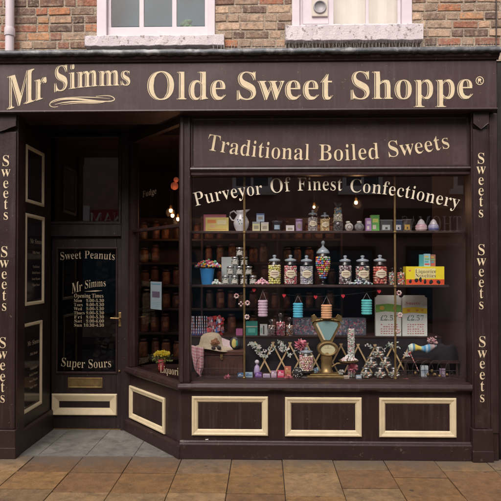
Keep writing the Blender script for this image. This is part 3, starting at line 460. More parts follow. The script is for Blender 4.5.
# ------------------------------------------------------------------ upper brick building
def building():
    t = thing('brick_building', 'old mottled brick upper storey with white sash windows above the brown shopfront', 'building', (0, .1, 0))
    Yb = .10; BF = Plane((0, Yb), (1, 0), (0, -1))
    zb = BF.hit(250, 52)[1] - .1; zt = 6.4
    def bx(px, py=30): return BF.hit(px, py)[0]
    def bz(py, px=250): return BF.hit(px, py)[1]
    wins = [(bx(97), bx(215), bz(37.5, 150)), (bx(292), bx(412), bz(27.5, 350))]
    wh = 1.75
    sills = [(bx(87), bx(224.5), bz(48.5, 150), bz(37, 150)), (bx(285), bx(421), bz(43, 350), bz(26.5, 350))]
    # mortar wall with window holes, made of butted blocks
    mb = MB(); xs = [-4.2, wins[0][0], wins[0][1], wins[1][0], wins[1][1], 4.2]
    for i in range(5):
        if i in (1, 3):
            w = wins[i // 2]; mb.box(xs[i], xs[i + 1], Yb + .008, Yb + .35, zb, w[2]); mb.box(xs[i], xs[i + 1], Yb + .008, Yb + .35, w[2] + wh, zt)
        else: mb.box(xs[i], xs[i + 1], Yb + .008, Yb + .35, zb, zt)
    mb.build('mortar_wall', 'mortar', t)
    rnd = random.Random(11); mb = MB(); ph = .0795; z = bz(48.6, 50) + .004; row = 0
    warm = [(.44, .19, .095), (.34, .14, .085), (.50, .27, .14), (.28, .13, .09)]; dark = [(.15, .095, .075), (.125, .08, .065), (.20, .11, .08), (.23, .16, .115)]
    pale = [(.46, .33, .23), (.50, .35, .24), (.38, .27, .19), (.45, .29, .19), (.33, .23, .165)]
    while z < zt:
        x = -4.2 + rnd.uniform(0, .2); header = False
        while x < 4.2:
            ln = rnd.choice([.098, .102]) if (header and rnd.random() < .8) else rnd.uniform(.195, .222); header = not header
            xe = x + ln; q = rnd.random(); left = x < -1.2
            pw, pd, pp = (.40, .40, .20) if left else (.12, .24, .64)
            c = rnd.choice(warm) if q < pw else rnd.choice(dark) if q < pw + pd else rnd.choice(pale)
            m = rnd.uniform(.82, 1.15); mb.col = tuple(v * m for v in c)
            segs = [(x, xe)]
            for wx0, wx1, wz in wins:
                if z + .068 > wz and z < wz + wh:
                    ns = []
                    for a, b in segs:
                        if b <= wx0 or a >= wx1: ns.append((a, b))
                        else:
                            if a < wx0 - .03: ns.append((a, wx0 - .004))
                            if b > wx1 + .03: ns.append((wx1 + .004, b))
                    segs = ns
            for wx0, wx1, z0, z1 in sills:
                if z + .068 > z0 - .02 and z < z1:
                    ns = []
                    for a, b in segs:
                        if b <= wx0 or a >= wx1: ns.append((a, b))
                        else:
                            if a < wx0 - .03: ns.append((a, wx0 - .004))
                            if b > wx1 + .03: ns.append((wx1 + .004, b))
                    segs = ns
            for a, b in segs:
                pr = rnd.uniform(-.005, .002); tz = rnd.uniform(-.003, .003); h1 = .063 + rnd.uniform(-.005, .003); h2 = .063 + rnd.uniform(-.005, .003)
                mb.hexa([(a, Yb - pr, z + tz), (b, Yb - pr, z - tz), (b, Yb + .03, z - tz), (a, Yb + .03, z + tz),
                         (a, Yb - pr, z + h1), (b, Yb - pr, z + h2), (b, Yb + .03, z + h2), (a, Yb + .03, z + h1)])
            x = xe + rnd.uniform(.013, .020)
        z += ph; row += 1
    mb.build('brickwork', 'brick', t, .0045)
    # windows
    specs = [([(110, 138.5), (143, 171.5), (176, 204.5)], 25.5, 150, 0), ([(303, 329), (334, 366.5), (369.5, 398.5)], 22.5, 350, 1)]
    for (wx0, wx1, wz), sl, (cols, gy, cx, kind) in zip(wins, sills, specs):
        fr = MB(); fw0 = bx(cols[0][0]) - .012; fw1 = bx(cols[2][1]) + .012
        fr.box(wx0, fw0 - .02, Yb - .012, Yb + .16, wz, wz + wh); fr.box(fw1 + .02, wx1, Yb - .012, Yb + .16, wz, wz + wh)
        fr.box(fw0 - .02, fw1 + .02, Yb - .012, Yb + .16, wz + wh - .07, wz + wh)
        f = fr.build('sash_window', 'white2', t, .005)
        gz = bz(gy, cx); sa = MB()
        sa.box(fw0 - .018, fw1 + .018, Yb + .03, Yb + .075, wz + .002, gz)                     # bottom rail
        zt_ = wz + wh - .075; midz = (gz + zt_) / 2
        sa.box(fw0 - .018, fw1 + .018, Yb + .032, Yb + .077, midz - .02, midz + .02); sa.box(fw0 - .018, fw1 + .018, Yb + .03, Yb + .075, zt_ - .05, zt_)
        edges = [fw0 - .018, bx(cols[0][0]), bx(cols[0][1]), bx(cols[1][0]), bx(cols[1][1]), bx(cols[2][0]), bx(cols[2][1]), fw1 + .018]
        for a, b in ((0, 1), (2, 3), (4, 5), (6, 7)): sa.box(edges[a], edges[b], Yb + .034, Yb + .073, gz, zt_ - .05)
        if kind == 0: sa.box(fw0, fw1, Yb + .036, Yb + .071, gz + .62, gz + .635)
        sa.build('sash', 'white2', f, .003)
        g = MB(); g.box(edges[1] - .004, edges[6] + .004, Yb + .05, Yb + .054, gz - .01, zt_ - .03); g.build('glass', 'upglass', f)
        if kind == 0:
            r = MB(); r.box(wx0, wx1, Yb + .34, Yb + .36, wz, wz + wh); r.build('darkness_sheet', 'dim', f)  # backing sheet carrying the unlit room's darkness in its colour
            r = MB(); r.col = (.08, .22, .09); cx_, cz = bx(184), bz(14, 184)
            for k in range(9): r.ico((cx_ + rnd.uniform(-.05, .05), Yb + .28, cz + rnd.uniform(-.04, .05)), .035)
            r.build('green_leaves', 'leaf', f)
        else:
            r = MB(); n = 40; pts = []
            for k in range(n + 1): pts.append((wx0 + (wx1 - wx0) * k / n, Yb + .19 + .006 * math.sin(k * 1.3)))
            r.smooth = True
            for a, b in zip(pts, pts[1:]): r.quad((a[0], a[1], wz), (b[0], b[1], wz), (b[0], b[1], wz + wh), (a[0], a[1], wz + wh))
            r.build('curtain', 'curtain', f)
            v = MB(); v.box(edges[1] + .001, edges[2] - .001, Yb + .028, Yb + .048, gz + .002, gz + .30); v.build('vent_board', 'white2', f, .002)
            v = MB(); v.box(bx(312), bx(328), Yb + .010, Yb + .027, bz(15.5, 320), bz(-2, 320)); v.col = (.62, .58, .5); vf = v.build('extractor_vent', mat('vent_plastic', (.62, .56, .48), .5, noise=.05), f, .003)
            cxx, czz = (bx(313) + bx(327)) / 2, bz(6.5, 320)
            v = MB(); 
            for r0, r1, y0, y1 in ((.052, .062, .002, .010), (.0, .050, .0, .0085)):
                pass
            seg = 28
            b0 = len(v.v)
            for rr, yy in ((.062, .010), (.060, .0), (.050, .0), (.048, .0085), (.0, .0088)):
                for k in range(seg): a = 2 * math.pi * k / seg; v.v.append(Vector((cxx + rr * math.cos(a), Yb + yy, czz + rr * math.sin(a))))
            v.smooth = True
            for i in range(4):
                for k in range(seg): j = (k + 1) % seg; v.face([b0 + i * seg + k, b0 + i * seg + j, b0 + i * seg + seg + j, b0 + i * seg + seg + k])
            v.build('vent_ring', mat('vent_grey', (.33, .32, .32), .45, noise=.1), f)
        s = MB(); sx0, sx1, z0, z1 = sl; n = 26; dz = .012
        prof = []
        b0 = 0
        for k in range(n + 1):      # uneven crumbling stone sill
            xx = sx0 + (sx1 - sx0) * k / n; j = rnd.uniform(-.004, .004); j2 = rnd.uniform(-.005, .005)
            s.v += [Vector((xx, Yb + .12, z0)), Vector((xx, Yb - .07 + j, z0 + j2)), Vector((xx, Yb - .075 + j2, z1 - dz + j)), Vector((xx, Yb + .0, z1 + j * .4)), Vector((xx, Yb + .12, z1 + .001))]
        for k in range(n):
            for i in range(5): j = (i + 1) % 5; s.face([k * 5 + i, k * 5 + j, k * 5 + 5 + j, k * 5 + 5 + i])
        s.face([0, 1, 2, 3, 4]); s.face([n * 5 + i for i in (4, 3, 2, 1, 0)])
        s.build('window_sill', 'white', t, .006)
    # lower brick wall either side of the shopfront
    for a, b in ((-4.2, X(-14) - .01), (X(502) + .015, 4.2)): mb = MB(); mb.box(a, b, .12, .4, -.1, zb); mb.build('side_wall', 'paint_dark', t)
    # drainpipe
    d = thing('drainpipe', 'white painted drainpipe fixed to the brick wall at the upper left', 'drainpipe', P(10, 44, .03))
    px, py = P(9.8, 20, .03).x, .03; r = 5.0 * sc_at(.03)
    mb = MB(); mb.lathe((px, py, bz(48) - .045), [(r * .86, 0), (r * .86, .5), (r * .86, 1.0), (r * .86, 1.5), (r * .86, zt - bz(48))], 20); mb.build('pipe', 'white2', d)
    mb = MB(); zc = P(10, 33, .03).z; mb.lathe((px, py, zc - .03), [(r, 0), (r * 1.05, .01), (r * 1.05, .06), (r, .075)], 20); mb.build('collar', 'white2', d)
    # telephone cable and small stain at right
    c = MB(); xx = bx(495.5, 20); c.tube([(xx, Yb - .014, bz(48)), (xx + .002, Yb - .016, bz(20)), (xx, Yb - .013, zt)], .006, 6)
    single(c, 'cable', 'iron', 'dark cable running down the brick wall at the right edge', 'cable')
building()
def spikes():
    t = thing('bird_spikes', 'row of thin bird spikes along the lead flashing right of the first window', 'bird spikes', P(360, 47, -.06)); r_ = random.Random(4)
    m = MB(); a, b = P(214, 48, -.06).x, P(497, 48, -.06).x
    def zt(x): return ZLEAD
    m.box(a, b, -.085, -.045, ZLEAD + .001, ZLEAD + .006); m.build('strip', 'spike', t)
    m = MB(); x = a
    while x < b:
        for yy, an in ((-.08, -.3), (-.055, .2)):
            L = .075 * r_.uniform(.85, 1.05); q = r_.uniform(-.008, .008); x2 = x + r_.uniform(-.004, .004); m.tube([(x2, yy, ZLEAD + .005), (x2 + q, yy + L * math.sin(an), ZLEAD + .005 + L * math.cos(an))], .0011, 4)
        x += r_.uniform(.026, .036)
    o = m.build('spikes', 'spike', t); o['kind'] = 'stuff'

# ------------------------------------------------------------------ shopfront
S = thing('shopfront', 'dark brown sweet shop front with cream lettering and cream panel mouldings', 'shopfront', (0, 0, 0))
xl0, xl1 = X(-14), X(17, .06)      # left pilaster
xr0, xr1 = X(472.5, .06), X(489, .06)
xe = X(498.5, .06)
zf0, zf1 = Z(112, 250, .12), Z(61.5, 250, .12)
def fascia():
    mb = MB(); x0, x1 = X(-16, .12), X(498, .12)
    mb.box(x0, x1, -.12, .30, zf0, zf1 + .02)
    fb = mb.build('fascia_board', 'paint_fascia', S, .004)
    mb = MB(); zc = Z(62, 250, .12); mb.sweep(FR, x0 - .01, x1 + .012, [(.121, zc - .0), (.136, zc + .003), (.140, zc + .018), (.155, zc + .026), (.165, zc + .05), (.170, zc + .06), (.170, zc + .085), (-.09, zc + .085), (-.09, zc + .021), (.121, zc + .021)])
    mb.build('cornice', 'paint', S, .002)
    # bottom bead of the fascia
    mb = MB(); mb.sweep(FR, x0, x1, [(.121, zf0 + .002), (.133, zf0 + .004), (.137, zf0 + .012), (.132, zf0 + .022), (.121, zf0 + .026)]); mb.build('bottom_bead', 'paint', S)
    # lead flashing: wavy hand dressed strip
    mb = MB(); zl = zc + .086; n = 150; rnd = random.Random(5); prof = None; mb.smooth = True
    lo = Z(54.3, 250, .18); global ZLEAD; ZLEAD = zl + .024
    lap = 0
    for k in range(n + 1):
        xx = x0 - .03 + (x1 - x0 + .06) * k / n
        if k % 37 == 0: lap = .004 if lap == 0 else 0
        e = [rnd.uniform(-.0035, .0035) for _ in range(5)]
        mb.v += [Vector((xx, -.173 - lap + e[0] * .5, lo + e[1] * 2)), Vector((xx, -.181 - lap + e[2], lo + .025)), Vector((xx, -.180 - lap + e[3], zl + .006 + e[1])), Vector((xx, -.165 - lap, zl + .018 + e[4])), Vector((xx, -.03, zl + .021 + e[3])), Vector((xx, .099, zl + .034 + e[2])), Vector((xx, .099, zl + .002)), Vector((xx, -.168, zl + .001))]
    for k in range(n):
        for i in range(8): j = (i + 1) % 8; mb.face([k * 8 + i, k * 8 + j, k * 8 + 8 + j, k * 8 + 8 + i])
    mb.build('lead_flashing', 'lead', S)
    # raised lettering; inline effect = thin cream edge, brown gap, main letter
    W = [('Mr', [(8, 110), (28, 103.5), (46, 98)], (35, 30), True), ('Simms', [(54, 92.3), (70, 89.3), (95, 86.6), (131, 85.3)], (25.5, 21), True),
         ('Olde', [(146, 99.6), (226, 99.6)], (28, 28), False), ('Sweet', [(235.5, 99.6), (332.5, 99.4)], (27.5, 27.5), False), ('Shoppe', [(349.5, 99.2), (473, 98.6)], (27.5, 28), False)]
    px = sc_at(-.12)
    for w, path, cap, sh in W:
        FP = Plane((0, -.12), (1, 0), (0, -1))
        mb = MB(); text_path(mb, FP, w, path, cap, .0012, (-1.45 * px, -.1 * px), sh)
        o = mb.build('lettering', 'letter', fb, label='cream word ' + w + ' on the sign')
        g = MB(); text_path(g, FP, w, path, cap, .0020, (-.72 * px, -.04 * px), sh); g.build('lettering_gap_line', 'paint_fascia', fb)
        g = MB(); text_path(g, FP, w, path, cap, .0028, (.12 * px, 0), sh); g.build('lettering_face', 'letter', fb)
    FP = Plane((0, -.12), (1, 0), (0, -1))
    mb = MB(); put(mb, '®', lambda gx, gy: FP.pt(FP.hit(475.6, 86.5)[0] + gx * .098, .0015, FP.hit(475.6, 85)[1] + gy * .105)); mb.build('registered_mark', 'letter', fb)
    # flourish under the name
    def rib(pts, wmax, wmin=.5):
        d = []
        q = [Vector(FP.hit(x, y)) for x, y in pts]
        for i in range(len(q) - 1):
            p0, p1, p2, p3 = q[max(i - 1, 0)], q[i], q[i + 1], q[min(i + 2, len(q) - 1)]
            for k in range(8): t = k / 8; d.append(.5 * ((2 * p1) + (p2 - p0) * t + (2 * p0 - 5 * p1 + 4 * p2 - p3) * t * t + (3 * p1 - p0 - 3 * p2 + p3) * t ** 3))
        d.append(q[-1]); n = len(d); b = len(mb.v)
        for i, p in enumerate(d):
            tg = (d[min(i + 1, n - 1)] - d[max(i - 1, 0)]).normalized(); nn = Vector((-tg.y, tg.x)); w = (wmin + (wmax - wmin) * math.sin(math.pi * i / (n - 1)) ** 1.5) * px / 2
            for s_ in (-1, 1): r_ = p + nn * w * s_; mb.v.append(FP.pt(r_.x, rib.d, r_.y))
        for i in range(n - 1): mb.face([b + 2 * i, b + 2 * i + 1, b + 2 * i + 3, b + 2 * i + 2])
    mb = MB(); rib.d = .0012
    rib([(58, 106.6), (53, 107.0), (49.8, 105), (52, 101.5), (60, 98.8), (72, 98.0), (88, 99.8), (100, 101.2), (110, 101.3), (114.5, 99.5), (112, 96.6), (106, 95.6), (96, 96.4)], 1.1, .5)
    rib.d = .0018; rib([(51, 103), (62, 99.6), (76, 99.0), (90, 100.8), (104, 101.8)], 1.6, .3)
    rib.d = .0022; rib([(55, 104.6), (64, 102.6), (78, 101.6), (96, 102.2), (108, 101.6)], 1.3, .3)
    rib.d = .0026; rib([(60, 105.0), (68, 104.0), (80, 103.0), (98, 103.2), (110, 100.6)], .7, .2)
    rib.d = .0030; rib([(66, 97.6), (80, 97.2), (96, 97.6), (110, 98.8)], .8, .2)
    mb.build('flourish', 'letter', fb)
fascia(); spikes()

def pilasters():
    BA = [163.6, 173.8, 184.8, 195.4, 206.2, 217.2]; BB = [255, 265.5, 276.3, 287, 298, 309]; BC = [346.9, 357.6, 368.4, 379.4, 391, 402]
    LA = [166, 176.5, 188, 198, 209, 219.6]; LB = [257, 267.4, 278.8, 289, 300.2, 310.6]; LC = [347.9, 358.6, 370, 381.2, 391.8, 402.5]
    ztop = zf0 - .002
    for (x0, x1, lab, cxs, sets, zp) in ((xl0, xl1, 'left', (5.8, 4.2, 2.6), (LA, LB, LC), Z(430, 5, .08)), (xr0, xe, 'right', (481, 481.3, 482.2), (BA, BB, BC), Z(429.5, 480, .08))):
        mb = MB()
        mb.box(x0, x1, -.045, .12, .0, ztop)                    # core
        p = mb.build('pilaster', 'paint', S, .004)
        # raised face with a groove to the side strip, capital and plinth
        fx1 = x1 if lab == 'left' else xr1
        mb = MB(); g = .006
        mb.box(x0 + (.0 if lab == 'right' else 0) + .012, fx1 - .014, -.062, -.0455, zp + .002, Z(129, 480, .06) - .002); mb.build('raised_face', 'paint', p, .005)
        if lab == 'right':
            mb = MB(); mb.box(fx1 + .012, x1 - .002, -.058, -.0455, .25, ztop - .01); mb.build('side_strip', 'paint', p, .004)
        mb = MB(); zc = Z(129, 480, .06); a, b = x0 + .004, fx1 - .006; zt = ztop - .004; m = (a + b) / 2
        mb.prism([(a, zc + .045), (m, zc), (b, zc + .045), (b, zt), (a, zt)], -.085, -.0455); mb.build('capital', 'paint', p, .006)
        mb = MB(); mb.box(x0 - .012, fx1 + (.02 if lab == 'right' else .003), -.085, .03, .0, zp); mb.box(x0 - .016, fx1 + (.024 if lab == 'right' else .007), -.090, .028, .0, .10)
        mb.build('plinth_block', 'paint_base', p, .006)
        PF = Plane((0, -.062), (1, 0), (0, -1))
        for cx, bs, sfx in zip(cxs, sets, ('top', 'middle', 'bottom')):
            mb = MB(); stacked(mb, PF, 'Sweets', cx, bs, 10.6, .0015); mb.build('lettering', 'letter', p)
pilasters()

MOULD = [(0, .001), (.0, .016), (.006, .022), (.018, .022), (.024, .017), (.046, .012), (.050, .006), (.056, .001)]
def riser():
    x0, x1 = X(181), xr0 - .001
    zs = Z(391, 330, .0)
    mb = MB(); mb.box(x0, x1, .0, .12, .0, zs); r = mb.build('stall_riser', 'paint', S, .003)
    for (a, b, t, bt) in ((192, 268, 396, 435.5), (285, 361.5, 397, 436.5), (379, 456, 397.5, 437.3)):
        mb = MB(); u0, z1 = FR.hit(a, t); u1, z0 = FR.hit(b, bt); mb.ring(FR, u0, u1, z0, z1, MOULD); mb.build('panel_moulding', 'cream', r)
        mb = MB(); mb.pbox(FR, u0 + .06, u1 - .06, z0 + .06, z1 - .06, .0015, .0045); mb.build('sunk_panel', 'paint', r, .002)
    zb = Z(441.5, 330, .03)
    mb = MB(); mb.sweep(FR, x0 - .005, x1, [(.001, .0), (.055, .0), (.055, zb - .03), (.050, zb - .018), (.030, zb - .010), (.024, zb), (.001, zb)])
    mb.build('skirting', 'paint_base', S, .003)
    # loose white label stuck at the riser
    mb = MB(); mb.col = (.75, .73, .68); u, z = FR.hit(206, 440.5)
    mb.prism([(u - .01, z - .02), (u + .012, z - .016), (u + .022, z + .016), (u - .006, z + .012)], -.0035, -.0025); mb.build('paper_scrap', 'vc', r)
    # window sill
    zt = Z(384.5, 330, .06)
    mb = MB(); mb.sweep(FR, x0 - .02, x1, [(-.06, zs + .001), (.028, zs + .001), (.045, zs + .012), (.055, zs + .022), (.055, zs + .038), (.045, zt - .006), (.03, zt), (-.06, zt + .004)])
    mb.build('window_sill', 'paint', S, .002)
    return zt + .004, zs
ZS, ZR = riser()
GX0, GX1 = X(190.5), X(470.5)
def window():
    f = MB(); zt = zf0 + .2
    zh = Z(119.5, 330, .01); zs0, zs1 = Z(167, 330, .01), Z(174.8, 330, .01)
    f.box(X(180.5), GX0, -.012, .09, ZS - .001, zh + .03)                  # corner post
    f.box(GX1, xr0 + .03, .0, .09, ZS - .001, zh + .03)
    f.box(X(180.5), xr0 + .03, -.008, .30, zh + .0302, zt)      # head
    f.box(GX0, GX1, -.004, .085, zs1, zs0)                       # transom
    fr = f.build('window_frame', 'paint', S, .005)
    m = MB(); m.sweep(FR, GX0, GX1, [(.005, zs0 + .001), (.022, zs0 - .004), (.028, zs0 - .018), (.016, zs0 - .034), (.005, zs0 - .045)]); m.build('transom_bead', 'paint', fr)
    m = MB(); m.box(X(180.5), X(180.5) + .03, -.03, -.0125, ZS, zh + .03); m.box(GX0 - .022, GX0 - .002, -.024, -.0125, ZS, zh + .03); m.build('post_bead', 'paint', fr, .006)
    # sign panel
    m = MB(); m.box(GX0 + .001, GX1 - .001, .012, .04, zs0 + .001, zh + .029); sp = m.build('sign_panel', 'paint_fascia', fr)
    m = MB(); m.ring(Plane((0, .012), (1, 0), (0, -1)), GX0 + .002, GX1 - .002, zs0 + .002, zh + .028, [(0, .001), (0, .012), (.012, .012), (.022, .001)]); m.build('panel_bead', 'paint', fr)
    SP = Plane((0, .012), (1, 0), (0, -1))
    def word(pl, parent, mt, *a):
        m = MB(); text_path(m, pl, *a); m.build('lettering', mt, parent)
    word(SP, sp, 'letter', 'Traditional', [(206, 149.7), (241, 155.2), (275, 158.6), (309.5, 160)], (16, 16), .0015)
    word(SP, sp, 'letter', 'Boiled', [(318, 160.4), (345, 160.4), (379.5, 158.6)], (16, 16), .0015)
    word(SP, sp, 'letter', 'Sweets', [(387.5, 157.4), (420, 153.4), (450.5, 147.8)], (16, 15.5), .0015)
    g = MB(); g.box(GX0 - .004, GX1 + .004, .060, .066, ZS - .004, zs1 + .004); gl = g.build('window_glass', 'glass', S)
    GP = Plane((0, .060), (1, 0), (0, -1))
    word(GP, gl, 'letterw', 'Purveyor', [(195, 206.3), (215, 201.6), (240, 197), (262.5, 194.2)], (13.6, 13), .001)
    word(GP, gl, 'letterw', 'Of', [(270, 193.3), (290, 191.2)], (14, 14), .001)
    word(GP, gl, 'letterw', 'Finest', [(297, 190.7), (320, 190.2), (342, 190.6)], (13, 13), .001)
    word(GP, gl, 'letterw', 'Confectionery', [(349, 192), (378, 193.7), (405, 197.6), (430, 202.6), (458, 208.4)], (13.2, 13), .001)
window()
ZH = Z(119.5, 330, .01) + .03

def bay():
    zs, zt = ZR, ZS - .004
    m = MB(); m.pbox(BY, -.03, BL + .0, .0, zs, -.10, .0); r = m.build('angled_riser', 'paint', S, .003)
    u0, z0 = BY.hit(130.5, 420); _, z1 = BY.hit(130.5, 387.5); u1, zz = BY.hit(165.5, 431.3); _, zy = BY.hit(165.5, 395.5)
    z0 = (z0 + zz) / 2; z1 = (z1 + zy) / 2
    m = MB(); m.ring(BY, u0, u1, z0, z1, MOULD); m.build('panel_moulding', 'cream', r)
    m = MB(); m.pbox(BY, u0 + .06, u1 - .06, z0 + .06, z1 - .06, .0015, .0045); m.build('sunk_panel', 'paint', r, .002)
    m = MB(); m.sweep(BY, -.02, BL + .045, [(.001, .0), (.05, .0), (.05, .10), (.045, .115), (.026, .12), (.02, .13), (.001, .13)]); m.build('angled_skirting', 'paint_base', S, .003)
    m = MB(); m.sweep(BY, -.02, BL + .03, [(-.08, zs + .0015), (.028, zs + .0015), (.05, zs + .022), (.05, zs + .038), (.04, zt - .006), (.028, zt), (-.08, zt + .003)]); m.build('angled_sill', 'paint', S, .002)
    m = MB(); zb = BY.hit(150, 229)[1]
    m.pbox(BY, -.02, .075, ZS, zf0 + .05, -.07, .02); m.pbox(BY, BL - .035, BL + .002, ZS, zf0 + .05, -.06, .006)
    m.pbox(BY, .075, BL - .035, zb - .015, zb + .015, -.05, .004); m.pbox(BY, .075, BL - .035, ZH - .05, zf0 + .05, -.06, .003)
    f = m.build('angled_window_frame', 'paint', S, .004)
    m = MB(); m.pbox(BY, .07, BL - .03, ZS - .004, ZH - .045, -.034, -.028); g = m.build('angled_window_glass', 'glassd', S)
    GP = Plane(BY.pt(0, -.028, 0), BY.u, BY.n); m = MB(); text_path(m, GP, 'Liquori', [(160, 372.3), (178.5, 375.5)], (7, 7.6), .001, shear=True); m.build('lettering', 'letterd', g)
    m = MB(); text_path(m, GP, 'Fudge', [(142.5, 197.5), (149, 195.5), (156.5, 193.5)], (6, 6), .001, shear=True); m.build('lettering', M['letterf'], g)
    # blue and white notice on the glass
    u0, z1 = GP.hit(150, 281.5); u1, z0 = GP.hit(160.8, 310)
    m = MB(); m.col = (.45, .62, .68); m.pbox(GP, u0, u1, z0, z1, -.009, -.0065); m.col = (.10, .28, .40); m.pbox(GP, u0 + .02, u1 - .02, z1 - .03, z1 - .018, -.0063, -.0055)
    m.col = (.12, .10, .16); m.pbox(GP, u0 + .035, u1 - .035, (z0 + z1) / 2 - .02, (z0 + z1) / 2 + .04, -.0063, -.0055)
    for k in range(3): m.col = (.2, .35, .45); m.pbox(GP, u0 + .02, u1 - .03, z0 + .03 + .018 * k, z0 + .035 + .018 * k, -.0063, -.0055)
    single(m, 'window_notice', 'vc', 'narrow pale blue notice taped inside the angled side window', 'notice')
bay()

def left_side():
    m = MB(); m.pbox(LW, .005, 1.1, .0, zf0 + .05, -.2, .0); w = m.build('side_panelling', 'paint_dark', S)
    m = MB(); m.sweep(LW, .012, .88, [(.001, 0), (.03, 0), (.03, .2), (.02, .22), (.001, .22)]); m.build('skirting', 'paint_base', w, .003)
    for (a, b, t0, b0, t1, b1) in ((25, 43, 144.5, 201.6, 153, 207), (24.2, 43, 212, 305.8, 218, 303.4), (21, 40.8, 324.5, 415.7, 320.2, 403)):
        u0 = LW.hit(a, (t0 + b0) / 2)[0]; u1 = LW.hit(b, (t1 + b1) / 2)[0]
        z1 = (LW.hit(a, t0)[1] + LW.hit(b, t1)[1]) / 2; z0 = (LW.hit(a, b0)[1] + LW.hit(b, b1)[1]) / 2
        u0 = max(u0, .04)
        m = MB(); m.ring(LW, u0, u1, z0, z1, [(0, .001), (.0, .014), (.006, .018), (.022, .018), (.028, .010), (.034, .001)]); m.build('panel_moulding', 'cream', w)
        m = MB(); m.pbox(LW, u0 + .05, u1 - .05, z0 + .05, z1 - .05, .001, .006); p = m.build('glossy_panel', mat('black_gloss_panel', (.02, .013, .016), .12, coat=.5), w, .002)
        if t0 > 200:
            c = (u0 + u1) / 2; zz = z1 - (.28 if t0 < 300 else .22)
            for s_, em, dz in (('Mr Simms', .075, 0), ('Olde Sweet', .045, .10), ('Traditional', .04, .24), ('Boiled Sweets', .04, .30), ('Sweet Peanuts', .04, .36), ('Super Sours', .04, .42)):
                m = MB(); em *= .85; L = text_len(s_, em); text_uz(m, LW, s_, c - L / 2 + .04, zz - dz, em, .0075); m.build('lettering', 'letterd', p)
left_side()

